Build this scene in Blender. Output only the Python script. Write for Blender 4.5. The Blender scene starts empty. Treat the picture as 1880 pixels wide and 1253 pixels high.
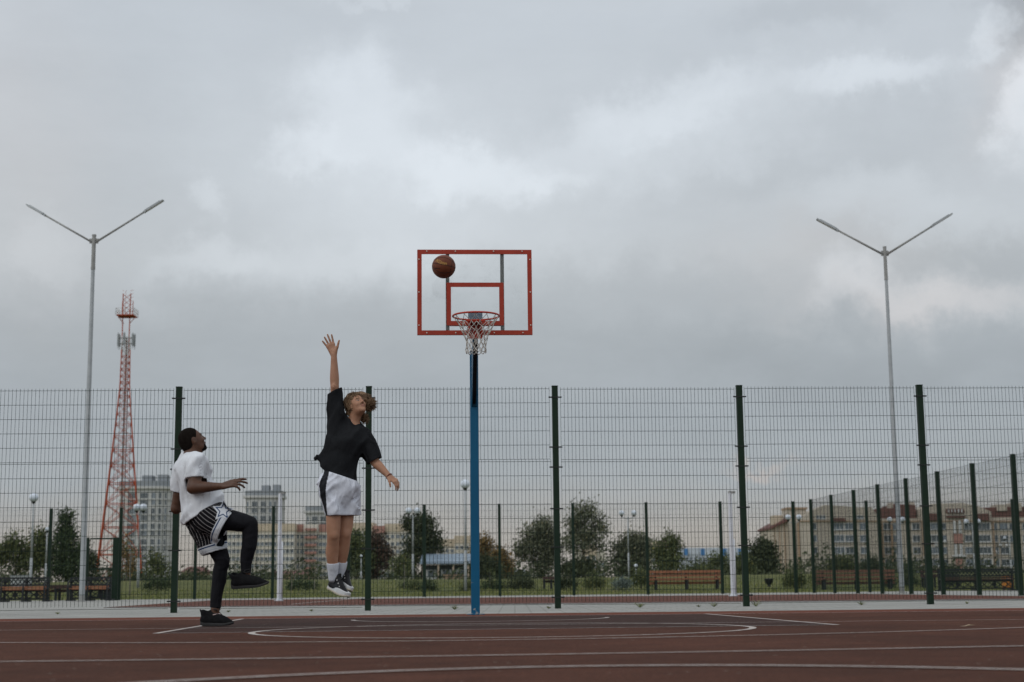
import bpy, math, random
import numpy as np
from mathutils import Vector, Matrix
from mathutils.bvhtree import BVHTree

S = bpy.context.scene
COL = S.collection
PI = math.pi
R = math.radians
random.seed(7)

# ------------------------------------------------------------------ camera
CAM = Vector((0, 0, 0.315))
FPX = 2800.0                      # focal length in photograph pixels (1880 wide)
PITCH = math.atan(451 / FPX)
ROLL = R(0.60)
_d = Vector((0, math.cos(PITCH), math.sin(PITCH)))
_r = Vector((1, 0, 0))
_u = Vector((0, -math.sin(PITCH), math.cos(PITCH)))
RT = _r * math.cos(ROLL) - _u * math.sin(ROLL)
UP = _r * math.sin(ROLL) + _u * math.cos(ROLL)
FW = _d
cam_data = bpy.data.cameras.new('camera')
cam = bpy.data.objects.new('camera', cam_data)
COL.objects.link(cam)
cam.matrix_world = Matrix(((RT.x, UP.x, -FW.x, CAM.x), (RT.y, UP.y, -FW.y, CAM.y), (RT.z, UP.z, -FW.z, CAM.z), (0, 0, 0, 1)))
cam_data.sensor_width = 36
cam_data.lens = FPX / 1880 * 36
cam_data.clip_start = 0.1
cam_data.clip_end = 9000
cam_data.dof.use_dof = True
cam_data.dof.focus_distance = 14.0
cam_data.dof.aperture_fstop = 3.2
S.camera = cam
S.view_settings.view_transform = 'Standard'
S.view_settings.look = 'None'
S.view_settings.exposure = 0.0
S.view_settings.gamma = 1.0

def ray(px, py):
    return FW * FPX + RT * (px - 940) - UP * (py - 626.5)
def P(px, py, Y):                 # a point seen at that pixel of the photograph, at real depth Y
    v = ray(px, py); return CAM + v * (Y / v.y)
def G(px, py, z=0.0):             # a point on the ground
    v = ray(px, py); return CAM + v * ((z - CAM.z) / v.z)

# ------------------------------------------------------------------ node helpers
def N(nt, t, **kw):
    n = nt.nodes.new(t)
    for k, v in kw.items():
        setattr(n, k, v)
    return n
def mth(nt, op, a, b=None, c=None, clamp=False):
    n = N(nt, 'ShaderNodeMath', operation=op, use_clamp=clamp)
    for i, v in enumerate((a, b, c)):
        if v is None: continue
        if isinstance(v, (int, float)): n.inputs[i].default_value = v
        else: nt.links.new(v, n.inputs[i])
    return n.outputs[0]
def vmth(nt, op, a, b=None, scale=None):
    n = N(nt, 'ShaderNodeVectorMath', operation=op)
    for i, v in enumerate((a, b)):
        if v is None: continue
        if isinstance(v, (tuple, list, Vector)): n.inputs[i].default_value = tuple(v)
        else: nt.links.new(v, n.inputs[i])
    if scale is not None: n.inputs['Scale'].default_value = scale
    return n.outputs['Value'] if op in ('DOT_PRODUCT', 'LENGTH') else n.outputs[0]
def mixc(nt, f, a, b, blend='MIX'):
    n = N(nt, 'ShaderNodeMix', data_type='RGBA', blend_type=blend)
    for s, v in ((n.inputs[0], f), (n.inputs[6], a), (n.inputs[7], b)):
        if isinstance(v, (int, float)): s.default_value = v
        elif isinstance(v, (tuple, list)): s.default_value = tuple(v) + ((1,) if len(v) == 3 else ())
        else: nt.links.new(v, s)
    return n.outputs[2]
def ramp(nt, f, stops):
    n = N(nt, 'ShaderNodeValToRGB')
    cr = n.color_ramp
    while len(cr.elements) > 1: cr.elements.remove(cr.elements[-1])
    cr.elements[0].position = stops[0][0]; cr.elements[0].color = tuple(stops[0][1]) + (1,)
    for p, c in stops[1:]:
        e = cr.elements.new(p); e.color = tuple(c) + (1,)
    nt.links.new(f, n.inputs[0])
    return n.outputs[0]
def noise(nt, vec, scale, detail=4, rough=0.55):
    n = N(nt, 'ShaderNodeTexNoise')
    n.inputs['Scale'].default_value = scale; n.inputs['Detail'].default_value = detail; n.inputs['Roughness'].default_value = rough
    if vec is not None: nt.links.new(vec, n.inputs['Vector'])
    return n

# ------------------------------------------------------------------ world: overcast evening sky
SUN_EL, SUN_AZ = R(42), R(-135)       # sun behind the clouds, behind the camera on the left
W = bpy.data.worlds.new('World'); S.world = W; W.use_nodes = True
nt = W.node_tree; nt.nodes.clear()
out = N(nt, 'ShaderNodeOutputWorld')
sky = N(nt, 'ShaderNodeTexSky', sky_type='NISHITA'); sky.sun_disc = False
sky.sun_elevation = SUN_EL; sky.sun_rotation = SUN_AZ
bg1 = N(nt, 'ShaderNodeBackground'); bg1.inputs['Strength'].default_value = 0.10
nt.links.new(sky.outputs[0], bg1.inputs[0])
tc = N(nt, 'ShaderNodeTexCoord')
D0 = tc.outputs['Generated']
n1 = noise(nt, D0, 7.0, 6, 0.6)
w1 = vmth(nt, 'SUBTRACT', n1.outputs['Color'], (0.5, 0.5, 0.5))
w1s = vmth(nt, 'SCALE', w1, scale=0.055)
n2 = noise(nt, D0, 17.0, 9, 0.66)
w2 = vmth(nt, 'SCALE', vmth(nt, 'SUBTRACT', n2.outputs['Color'], (0.5, 0.5, 0.5)), scale=0.075)
DW = vmth(nt, 'ADD', vmth(nt, 'ADD', D0, w1s), w2)
sep = N(nt, 'ShaderNodeSeparateXYZ'); nt.links.new(D0, sep.inputs[0])
sepw = N(nt, 'ShaderNodeSeparateXYZ'); nt.links.new(DW, sepw.inputs[0])
zz = mth(nt, 'ADD', mth(nt, 'MULTIPLY', sep.outputs[2], 0.6), mth(nt, 'MULTIPLY', sepw.outputs[2], 0.4))
base = ramp(nt, mth(nt, 'MULTIPLY', zz, 2.0, clamp=True), [
    (0.0, (0.43, 0.395, 0.36)), (0.07, (0.41, 0.395, 0.38)), (0.14, (0.37, 0.40, 0.43)), (0.22, (0.38, 0.415, 0.45)),
    (0.32, (0.44, 0.475, 0.505)), (0.42, (0.53, 0.565, 0.595)), (0.56, (0.57, 0.615, 0.66)), (0.72, (0.565, 0.615, 0.67)), (1.0, (0.62, 0.66, 0.70))])
# (px, py, half width px, half height px, amount, angle)
BL = [(650, 178, 105, 82, .15, 0), (560, 275, 55, 30, .10, -10), (845, 318, 120, 46, .105, 10), (720, 320, 210, 110, .11, 0), (375, 372, 40, 32, .10, 20),
      (1240, 185, 170, 45, .10, -14), (1600, 140, 95, 32, .13, -8), (1380, 190, 260, 55, .06, -12), (1040, 300, 220, 70, .09, -8), (1878, 165, 36, 85, .20, 8),
      (1790, 70, 26, 40, .16, 20), (1855, 40, 60, 60, -.20, 0), (690, 470, 330, 50, .12, -3), (1720, 545, 190, 34, .10, 6), (1790, 455, 190, 42, -.09, 0),
      (1560, 530, 60, 40, .07, -30), (1650, 660, 420, 60, -.06, 0), (60, 455, 60, 42, .06, 0), (330, 620, 420, 60, -.03, 0), (1690, 240, 150, 50, -.04, 0),
      (1180, 620, 260, 60, -.03, 0), (1460, 20, 120, 30, -.05, 0), (120, 200, 160, 200, -.04, 0), (700, 5, 80, 10, .06, 0), (1000, 330, 60, 20, .05, -10),
      (1400, 330, 180, 30, -.05, -12), (1690, 380, 160, 50, .05, 10), (1250, 520, 300, 40, -.04, 0), (400, 470, 120, 30, .06, -15)]
tot = None
for (bx, by, hw, hh, amt, ang) in BL:
    c = ray(bx, by).normalized()
    t1 = (ray(bx + 10, by).normalized() - c).normalized(); t2 = (ray(bx, by - 10).normalized() - c).normalized()
    a = R(-ang); e1 = t1 * math.cos(a) + t2 * math.sin(a); e2 = -t1 * math.sin(a) + t2 * math.cos(a)
    off = vmth(nt, 'SUBTRACT', DW, c)
    u_ = vmth(nt, 'DOT_PRODUCT', off, e1 * (FPX / hw)); v_ = vmth(nt, 'DOT_PRODUCT', off, e2 * (FPX / hh))
    q = mth(nt, 'ADD', mth(nt, 'MULTIPLY', u_, u_), mth(nt, 'MULTIPLY', v_, v_))
    q = mth(nt, 'MULTIPLY', q, mth(nt, 'ADD', mth(nt, 'MULTIPLY', q, 0.5), 0.2)) if hw < 175 else q
    g = mth(nt, 'MULTIPLY', mth(nt, 'EXPONENT', mth(nt, 'MULTIPLY', q, -0.8)), amt)
    g = mth(nt, 'MULTIPLY', g, mth(nt, 'GREATER_THAN', sep.outputs[1], 0.0))
    tot = g if tot is None else mth(nt, 'ADD', tot, g)
wtot = None
for (bx, by, hw, hh, amt) in ((1720, 550, 180, 34, .07), (1400, 832, 60, 9, .10), (1850, 150, 60, 80, .05), (30, 250, 120, 260, .03), (1500, 470, 160, 60, .03)):
    c = ray(bx, by).normalized(); off = vmth(nt, 'SUBTRACT', DW, c); t1 = (ray(bx + 10, by).normalized() - c).normalized(); t2 = (ray(bx, by - 10).normalized() - c).normalized()
    u_ = vmth(nt, 'DOT_PRODUCT', off, t1 * (FPX / hw)); v_ = vmth(nt, 'DOT_PRODUCT', off, t2 * (FPX / hh)); q = mth(nt, 'ADD', mth(nt, 'MULTIPLY', u_, u_), mth(nt, 'MULTIPLY', v_, v_))
    g = mth(nt, 'MULTIPLY', mth(nt, 'MULTIPLY', mth(nt, 'EXPONENT', mth(nt, 'MULTIPLY', q, -0.8)), amt), mth(nt, 'GREATER_THAN', sep.outputs[1], 0.0)); wtot = g if wtot is None else mth(nt, 'ADD', wtot, g)
base = mixc(nt, 1.0, base, mixc(nt, 1.0, (1.0, 0.45, 0.12), wtot, 'MULTIPLY'), 'ADD')
mp = N(nt, 'ShaderNodeMapping'); mp.inputs['Scale'].default_value = (1, 1, 2.6); nt.links.new(D0, mp.inputs[0])
n3 = noise(nt, mp.outputs[0], 5.0, 7, 0.58)
fb = mth(nt, 'MULTIPLY', mth(nt, 'SUBTRACT', n3.outputs['Fac'], 0.5), 0.13)
n5 = noise(nt, mp.outputs[0], 17.0, 8, 0.62)
tot = mth(nt, 'ADD', tot, mth(nt, 'ADD', fb, mth(nt, 'MULTIPLY', mth(nt, 'SUBTRACT', n5.outputs['Fac'], 0.5), 0.06)))
cl = mixc(nt, 1.0, base, mixc(nt, 1.0, (0.82, 0.88, 0.95), tot, 'MULTIPLY'), 'ADD')
# brighter cloud deck behind the camera and overhead
back = mth(nt, 'MULTIPLY', mth(nt, 'SUBTRACT', 0.15, sep.outputs[1]), 1.0, clamp=True)
top = mth(nt, 'MULTIPLY', mth(nt, 'SUBTRACT', sep.outputs[2], 0.45), 1.0, clamp=True)
left = mth(nt, 'MULTIPLY', mth(nt, 'SUBTRACT', mth(nt, 'MULTIPLY', sep.outputs[0], -1.0), 0.3), 1.0, clamp=True)
gain = mth(nt, 'ADD', 1.0, mth(nt, 'ADD', mth(nt, 'MULTIPLY', back, 0.45), mth(nt, 'ADD', mth(nt, 'MULTIPLY', top, 0.3), mth(nt, 'MULTIPLY', left, 0.6))))
cl = vmth(nt, 'MULTIPLY', cl, (1.0, 0.995, 0.985))
sc_ = N(nt, 'ShaderNodeVectorMath', operation='SCALE'); nt.links.new(cl, sc_.inputs[0]); nt.links.new(gain, sc_.inputs['Scale'])
bg2 = N(nt, 'ShaderNodeBackground'); nt.links.new(sc_.outputs[0], bg2.inputs[0]); bg2.inputs['Strength'].default_value = 1.0
ms = N(nt, 'ShaderNodeMixShader'); ms.inputs[0].default_value = 0.94
nt.links.new(bg1.outputs[0], ms.inputs[1]); nt.links.new(bg2.outputs[0], ms.inputs[2]); nt.links.new(ms.outputs[0], out.inputs[0])

sl = bpy.data.lights.new('sun', 'SUN'); sl.energy = 0.6; sl.angle = R(25); sl.color = (1.0, 0.95, 0.88)
so = bpy.data.objects.new('sun', sl); COL.objects.link(so)
sd = Vector((math.sin(SUN_AZ) * math.cos(SUN_EL), math.cos(SUN_AZ) * math.cos(SUN_EL), math.sin(SUN_EL)))
so.rotation_euler = (sd).to_track_quat('Z', 'Y').to_euler()

# ------------------------------------------------------------------ materials
MATS = {}
def mat(name, col, rough=0.7, col2=None, scale=8.0, var=0.5, bump=0.0, bscale=60.0, metal=0.0, spec=0.25, detail=5, coords='Object', sheen=0):
    if name in MATS: return MATS[name]
    m = bpy.data.materials.new(name); m.use_nodes = True; nt = m.node_tree
    b = nt.nodes['Principled BSDF']
    b.inputs['Base Color'].default_value = tuple(col) + (1,)
    b.inputs['Roughness'].default_value = rough; b.inputs['Metallic'].default_value = metal
    b.inputs['Specular IOR Level'].default_value = spec
    tcn = N(nt, 'ShaderNodeTexCoord'); co = tcn.outputs[coords]
    if col2 is not None:
        nz = noise(nt, co, scale, detail, 0.6)
        f = mth(nt, 'MULTIPLY_ADD', mth(nt, 'SUBTRACT', nz.outputs['Fac'], 0.5), 2.5, var, clamp=True)
        nt.links.new(mixc(nt, f, tuple(col), tuple(col2)), b.inputs['Base Color'])
    if bump:
        nb = noise(nt, co, bscale, 4, 0.6)
        bp = N(nt, 'ShaderNodeBump'); bp.inputs['Strength'].default_value = bump; bp.inputs['Distance'].default_value = 0.01
        nt.links.new(nb.outputs['Fac'], bp.inputs['Height']); nt.links.new(bp.outputs[0], b.inputs['Normal'])
    if sheen: b.inputs['Sheen Weight'].default_value = sheen
    MATS[name] = m
    return m

# ------------------------------------------------------------------ object helpers
def setp(o, label=None, cat=None, group=None, kind=None):
    if label: o['label'] = label
    if cat: o['category'] = cat
    if group: o['group'] = group
    if kind: o['kind'] = kind
    return o
def thing(name, label, cat, loc=(0, 0, 0), rz=0.0, group=None):
    o = bpy.data.objects.new(name, None); COL.objects.link(o); o.empty_display_size = 0.2
    o.location = loc; o.rotation_euler = (0, 0, rz)
    return setp(o, label, cat, group)
def obj_from(name, me, mats, parent=None, smooth=False):
    if not isinstance(mats, (list, tuple)): mats = [mats]
    for m in mats: me.materials.append(m)
    if smooth: me.shade_smooth()
    o = bpy.data.objects.new(name, me); COL.objects.link(o)
    if parent is not None: o.parent = parent
    return o
def copy_tree(o, parent=None):
    c = o.copy(); COL.objects.link(c)
    c.parent = parent
    for ch in list(KIDS.get(o.name, [])) or [x for x in bpy.data.objects if x.parent == o]:
        copy_tree(ch, c)
    return c
KIDS = {}
class MB:
    def __init__(s): s.v = []; s.f = []; s.m = []; s.mi = 0
    def add(s, vs, fs):
        n = len(s.v); s.v += [tuple(v) for v in vs]
        for f in fs: s.f.append(tuple(i + n for i in f)); s.m.append(s.mi)
    def box(s, c, d, rot=None):
        x, y, z = d[0] / 2, d[1] / 2, d[2] / 2
        vs = [Vector(p) for p in ((-x, -y, -z), (x, -y, -z), (x, y, -z), (-x, y, -z), (-x, -y, z), (x, -y, z), (x, y, z), (-x, y, z))]
        if rot is not None: vs = [rot @ v for v in vs]
        vs = [v + Vector(c) for v in vs]
        s.add(vs, [(0, 3, 2, 1), (4, 5, 6, 7), (0, 1, 5, 4), (1, 2, 6, 5), (2, 3, 7, 6), (3, 0, 4, 7)])
    def bar(s, a, b, w, d=None, up=(0, 0, 1)):      # rectangular bar
        a = Vector(a); b = Vector(b); d = w if d is None else d
        t = (b - a).normalized(); u = Vector(up)
        if abs(t.dot(u)) > 0.95: u = Vector((0, 1, 0))
        x = t.cross(u).normalized(); y = x.cross(t).normalized()
        vs = [p + x * (sx * w / 2) + y * (sy * d / 2) for p in (a, b) for sx, sy in ((-1, -1), (1, -1), (1, 1), (-1, 1))]
        s.add(vs, [(0, 1, 2, 3), (7, 6, 5, 4), (0, 4, 5, 1), (1, 5, 6, 2), (2, 6, 7, 3), (3, 7, 4, 0)])
    def tube(s, pts, r, n=8, cap=True, closed=False):
        pts = [Vector(p) for p in pts]; k = len(pts)
        rs = r if isinstance(r, (list, tuple)) else [r] * k
        vs = []; prev = None
        for i, p in enumerate(pts):
            if closed: t = (pts[(i + 1) % k] - pts[i - 1]).normalized()
            else: t = (pts[min(i + 1, k - 1)] - pts[max(i - 1, 0)]).normalized()
            if prev is None:
                u = Vector((0, 0, 1)) if abs(t.z) < 0.9 else Vector((1, 0, 0))
                x = t.cross(u).normalized()
            else:
                x = (prev - t * prev.dot(t)).normalized()
            prev = x; y = t.cross(x)
            for j in range(n):
                a = 2 * PI * j / n; vs.append(p + x * (math.cos(a) * rs[i]) + y * (math.sin(a) * rs[i]))
        fs = []
        for i in range(k if closed else k - 1):
            i2 = (i + 1) % k
            for j in range(n):
                j2 = (j + 1) % n; fs.append((i * n + j, i * n + j2, i2 * n + j2, i2 * n + j))
        if cap and not closed:
            fs.append(tuple(range(n - 1, -1, -1))); fs.append(tuple((k - 1) * n + j for j in range(n)))
        s.add(vs, fs)
    def lathe(s, c, prof, n=16):                     # prof: (r, z) list, around vertical axis at c
        c = Vector(c); vs = []
        for r, z in prof:
            for j in range(n):
                a = 2 * PI * j / n; vs.append(c + Vector((r * math.cos(a), r * math.sin(a), z)))
        fs = [(i * n + j, i * n + (j + 1) % n, (i + 1) * n + (j + 1) % n, (i + 1) * n + j) for i in range(len(prof) - 1) for j in range(n)]
        fs.append(tuple(range(n - 1, -1, -1))); fs.append(tuple((len(prof) - 1) * n + j for j in range(n)))
        s.add(vs, fs)
    def poly(s, pts, z0, z1):                        # extruded polygon
        n = len(pts)
        vs = [(p[0], p[1], z0) for p in pts] + [(p[0], p[1], z1) for p in pts]
        s.add(vs, [tuple(range(n - 1, -1, -1)), tuple(range(n, 2 * n))] + [(i, (i + 1) % n, n + (i + 1) % n, n + i) for i in range(n)])
    def sphere(s, c, r, n=16, m=10, sc=(1, 1, 1)):
        c = Vector(c); vs = [c + Vector((0, 0, r * sc[2]))]
        for i in range(1, m):
            a = PI * i / m
            for j in range(n):
                b = 2 * PI * j / n; vs.append(c + Vector((r * sc[0] * math.sin(a) * math.cos(b), r * sc[1] * math.sin(a) * math.sin(b), r * sc[2] * math.cos(a))))
        vs.append(c - Vector((0, 0, r * sc[2])))
        fs = [(0, 1 + j, 1 + (j + 1) % n) for j in range(n)]
        for i in range(m - 2):
            for j in range(n): fs.append((1 + i * n + j, 1 + (i + 1) * n + j, 1 + (i + 1) * n + (j + 1) % n, 1 + i * n + (j + 1) % n))
        L = len(vs) - 1
        fs += [(L, 1 + (m - 2) * n + (j + 1) % n, 1 + (m - 2) * n + j) for j in range(n)]
        s.add(vs, fs)
    def mesh(s, name='mesh'):
        me = bpy.data.meshes.new(name); me.from_pydata(s.v, [], s.f)
        if any(s.m): me.polygons.foreach_set('material_index', s.m)
        me.update(); return me
    def build(s, name, mats, parent=None, smooth=False):
        return obj_from(name, s.mesh(name), mats, parent, smooth)
def smooth_angle(o, deg=40):
    me = o.data; me.shade_smooth()
    import bmesh
    bm = bmesh.new(); bm.from_mesh(me)
    for e in bm.edges:
        if len(e.link_faces) == 2 and e.calc_face_angle(0) > R(deg): e.smooth = False
    bm.to_mesh(me); bm.free()
    return o

def gz(Y):                        # height of the land: flat courts, then a low grassy rise
    if Y <= 57: return 0.0
    if Y <= 100: return 0.92 * (Y - 57) / 43.0
    return 0.92 + min(0.5, (Y - 100) * 0.001)
def at(px, Y):                    # foot of a thing on the land at depth Y
    z = gz(Y); v = ray(px, 1080)
    # refine so that the foot itself is seen at px
    y_img = 1080
    for _ in range(4):
        p = P(px, y_img, Y); dz = p.z - z
        y_img += dz * FPX / Y
    return Vector((P(px, y_img, Y).x, Y, z))
# ================================================================== SETTING
def rubber(name, c1, c2, speck=0.5):
    m = bpy.data.materials.new(name); m.use_nodes = True; nt = m.node_tree; b = nt.nodes['Principled BSDF']
    tcn = N(nt, 'ShaderNodeTexCoord'); co = tcn.outputs['Object']
    big = noise(nt, co, 0.35, 4, 0.6); fine = noise(nt, co, 90, 3, 0.7); mid = noise(nt, co, 3.5, 5, 0.6)
    f = mth(nt, 'MULTIPLY_ADD', mth(nt, 'SUBTRACT', big.outputs['Fac'], 0.5), 3.5, 0.5, clamp=True)
    c = mixc(nt, f, c1, c2)
    f2 = mth(nt, 'MULTIPLY_ADD', mth(nt, 'SUBTRACT', fine.outputs['Fac'], 0.5), 2.6, 1.0)
    f3 = mth(nt, 'MULTIPLY_ADD', mth(nt, 'SUBTRACT', mid.outputs['Fac'], 0.5), 0.9, 1.0)
    c = mixc(nt, 1.0, c, mth(nt, 'MULTIPLY', f2, f3), 'MULTIPLY')
    vo = N(nt, 'ShaderNodeTexVoronoi'); vo.inputs['Scale'].default_value = 9.0; nt.links.new(co, vo.inputs['Vector'])
    wn = N(nt, 'ShaderNodeTexWhiteNoise'); nt.links.new(vo.outputs['Position'], wn.inputs['Vector'])
    dot = mth(nt, 'MULTIPLY', mth(nt, 'LESS_THAN', vo.outputs['Distance'], 0.075), mth(nt, 'GREATER_THAN', wn.outputs['Value'], 0.60))
    c = mixc(nt, mth(nt, 'MULTIPLY', dot, speck), c, (0.42, 0.37, 0.33))
    nt.links.new(c, b.inputs['Base Color']); b.inputs['Roughness'].default_value = 0.82; b.inputs['Specular IOR Level'].default_value = 0.06
    bp = N(nt, 'ShaderNodeBump'); bp.inputs['Strength'].default_value = 0.5; bp.inputs['Distance'].default_value = 0.004
    nt.links.new(noise(nt, co, 260, 2, 0.6).outputs['Fac'], bp.inputs['Height']); nt.links.new(bp.outputs[0], b.inputs['Normal'])
    return m
M_court = rubber('red_brown_rubber', (0.056, 0.0225, 0.014), (0.088, 0.034, 0.021))
M_key = rubber('dark_brown_rubber', (0.042, 0.024, 0.020), (0.054, 0.028, 0.023))
M_edge = rubber('brick_red_rubber', (0.125, 0.042, 0.027), (0.14, 0.048, 0.031), 0.2)
M_court2 = rubber('far_red_rubber', (0.095, 0.040, 0.029), (0.12, 0.049, 0.035), 0.1)
M_line = mat('worn_white_paint', (0.50, 0.46, 0.43), 0.7, (0.27, 0.20, 0.17), 25, 0.35)
def paving():
    m = bpy.data.materials.new('grey_paving'); m.use_nodes = True; nt = m.node_tree; b = nt.nodes['Principled BSDF']
    co = N(nt, 'ShaderNodeTexCoord').outputs['Object']
    br = N(nt, 'ShaderNodeTexBrick'); nt.links.new(co, br.inputs['Vector'])
    br.inputs['Scale'].default_value = 1.0; br.inputs['Brick Width'].default_value = 0.4; br.inputs['Row Height'].default_value = 0.4
    br.inputs['Mortar Size'].default_value = 0.012; br.inputs['Color1'].default_value = (0.33, 0.325, 0.305, 1); br.inputs['Color2'].default_value = (0.30, 0.295, 0.275, 1)
    br.inputs['Mortar'].default_value = (0.19, 0.19, 0.17, 1)
    nz = noise(nt, co, 1.3, 5, 0.6); f = mth(nt, 'MULTIPLY_ADD', mth(nt, 'SUBTRACT', nz.outputs['Fac'], 0.5), 0.7, 1.0)
    nt.links.new(mixc(nt, 1.0, br.outputs[0], f, 'MULTIPLY'), b.inputs['Base Color']); b.inputs['Roughness'].default_value = 0.9; b.inputs['Specular IOR Level'].default_value = 0.1
    return m
M_pave = paving()
M_kerb = mat('pale_kerb_stone', (0.46, 0.46, 0.45), 0.85, (0.36, 0.36, 0.34), 3, 0.4)
def grassm():
    m = bpy.data.materials.new('meadow_grass'); m.use_nodes = True; nt = m.node_tree; b = nt.nodes['Principled BSDF']
    co = N(nt, 'ShaderNodeTexCoord').outputs['Object']
    a = noise(nt, co, 0.12, 6, 0.6); f = mth(nt, 'MULTIPLY_ADD', mth(nt, 'SUBTRACT', a.outputs['Fac'], 0.5), 3, 0.5, clamp=True)
    c = mixc(nt, f, (0.075, 0.088, 0.030), (0.125, 0.125, 0.045))
    e = noise(nt, co, 2.2, 6, 0.7); f2 = mth(nt, 'MULTIPLY_ADD', mth(nt, 'SUBTRACT', e.outputs['Fac'], 0.5), 1.6, 1.0)
    nt.links.new(mixc(nt, 1.0, c, f2, 'MULTIPLY'), b.inputs['Base Color']); b.inputs['Roughness'].default_value = 0.95; b.inputs['Specular IOR Level'].default_value = 0.1
    return m
M_grass = grassm()

# land: one sheet, flat under the courts, rising gently behind the far fence
ys = [-60, 0, 20, 40, 56, 60, 65, 70, 76, 84, 92, 100, 115, 140, 200, 400, 900, 2500, 6000]
xs = [-4000, -1200, -400, -150, -80, -40, -20, 0, 20, 40, 80, 150, 400, 1200, 4000]
mb = MB(); vs = []
for y in ys:
    for x in xs:
        vs.append((x, y, gz(y) - 0.03 + (0.10 * math.sin(x * 0.13 + y * 0.05) if 70 < y < 900 else 0)))
nx = len(xs)
mb.add(vs, [(j * nx + i, j * nx + i + 1, (j + 1) * nx + i + 1, (j + 1) * nx + i) for j in range(len(ys) - 1) for i in range(nx - 1)])
setp(mb.build('ground', M_grass), kind='structure')
def sheet(name, pts, z, m, thick=0.02):
    b = MB(); b.poly([(p[0], p[1]) for p in pts], z - thick, z); return setp(b.build(name, m), kind='structure')
YAW = R(1.0)
def yr(y, x): return y + x * math.tan(YAW)
# paved apron round both courts
sheet('pavement', [(-60, -40), (60, -40), (60, 50.5), (12.8, 56.4), (-4, 55.6), (-26, 55.0), (-60, 55.0)], 0.0, M_pave)
sheet('court_margin', [(-30, -20), (30, -20), (30, yr(17.75, 30)), (-30, yr(17.75, -30))], 0.012, M_edge, 0.012)
sheet('court_surface', [(-30, -20), (30, -20), (30, yr(16.02, 30)), (-30, yr(16.02, -30))], 0.016, M_court, 0.004)
k1, k2, k3, k4 = [(g_.x, g_.y) for g_ in (G(285, 1168), G(1538, 1152), G(1275, 1127.5), G(455, 1138.5))]
k3 = (k3[0], yr(16.0, k3[0])); k4 = (k4[0], yr(16.0, k4[0]))
sheet('court_key', [k1, k2, k3, k4], 0.0166, M_key, 0.0006)
mb = MB()
def stripe(pts, w=0.05, z=0.0235, t=0.003):
    pts = [Vector((p[0], p[1], 0)) for p in pts]; L = []; Rr = []
    for i, p in enumerate(pts):
        d = (pts[min(i + 1, len(pts) - 1)] - pts[max(i - 1, 0)]).normalized(); n = Vector((-d.y, d.x, 0)) * (w / 2)
        L.append(p + n); Rr.append(p - n)
    for i in range(len(pts) - 1):
        mb.add([(q.x, q.y, z) for q in (Rr[i], Rr[i + 1], L[i + 1], L[i])], [(0, 1, 2, 3)])
def arc(c, r, a0, a1, n=64): return [(c[0] + r * math.cos(R(a0 + (a1 - a0) * i / n)), c[1] + r * math.sin(R(a0 + (a1 - a0) * i / n))) for i in range(n + 1)]
def fit(pp, n=60):                # smooth curve through ground points seen in the photograph
    g = [G(*p) for p in pp]; X = np.array([q.x for q in g]); Yv = np.array([q.y for q in g]); c = np.polyfit(X, Yv, min(len(pp) - 1, 2))
    xx = np.linspace(X.min() - 2.2, X.max() + 2.2, n); return [(x, float(np.polyval(c, x))) for x in xx]
stripe([(-30, yr(16.0, -30)), (30, yr(16.0, 30))], 0.042, 0.0174)
stripe([k1, k4], 0.045, 0.0178); stripe([k2, k3], 0.045, 0.0182); stripe([k1, k2], 0.03, 0.0186)
e1_, e2_ = G(454, 1166), G(1387, 1155.5); stripe(arc(((e1_.x + e2_.x) / 2, (e1_.y + e2_.y) / 2), (e2_.x - e1_.x) / 2 * .975, 0, 360, 120), 0.048, 0.0190)
e1_, e2_ = G(648, 1142.5), G(1114, 1137); stripe(arc(((e1_.x + e2_.x) / 2, (e1_.y + e2_.y) / 2), (e2_.x - e1_.x) / 2, 180, 360), 0.042, 0.0194)
stripe([(-30, 12.2 + -30 * .004), (30, 12.2 + 30 * .004)], 0.03, 0.0198)
stripe(fit([(0, 1223), (470, 1219), (940, 1210), (1880, 1194)]), 0.040, 0.0202)
stripe(fit([(0, 1186.5), (470, 1185.5), (940, 1182), (1410, 1172), (1880, 1158)]), 0.038, 0.0206)
stripe(fit([(480, 1253), (940, 1236.5), (1410, 1231.5), (1880, 1241)]), 0.048, 0.0210)
setp(mb.build('court_markings', M_line), kind='structure')
# the second court behind the fence
c2 = [(-13.3, 29.0), (11.3, 29.0), (11.3, 51.5), (-9.3, 50.2)]
a_, b_, c_, d_ = G(190, 1116.5), G(480, 1098.5), G(1560, 1092.2), G(1880, 1098.5)
c2 = [(a_.x, a_.y), (9.9 + 1.2, 27.2), (9.8, 44.5), (b_.x * 0.98, 46.5)]
sheet('far_court_surface', c2, 0.010, M_court2, 0.01)
mb = MB()
stripe([(c2[0][0], c2[0][1] - .1), (c2[1][0], c2[1][1] - .1)], 0.22, 0.012); stripe([(c2[3][0] - 6, c2[3][1] + .35), (c2[2][0] + 8, c2[2][1] + .5)], 0.5, 0.014)
g1, g2 = G(535, 1111), G(660, 1100); stripe([(g1.x, g1.y), (g2.x, g2.y)], 0.06, 0.016)
stripe([(-8, 36.5), (9, 37)], 0.06, 0.016)
setp(mb.build('far_court_markings', M_kerb), kind='structure')

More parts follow.
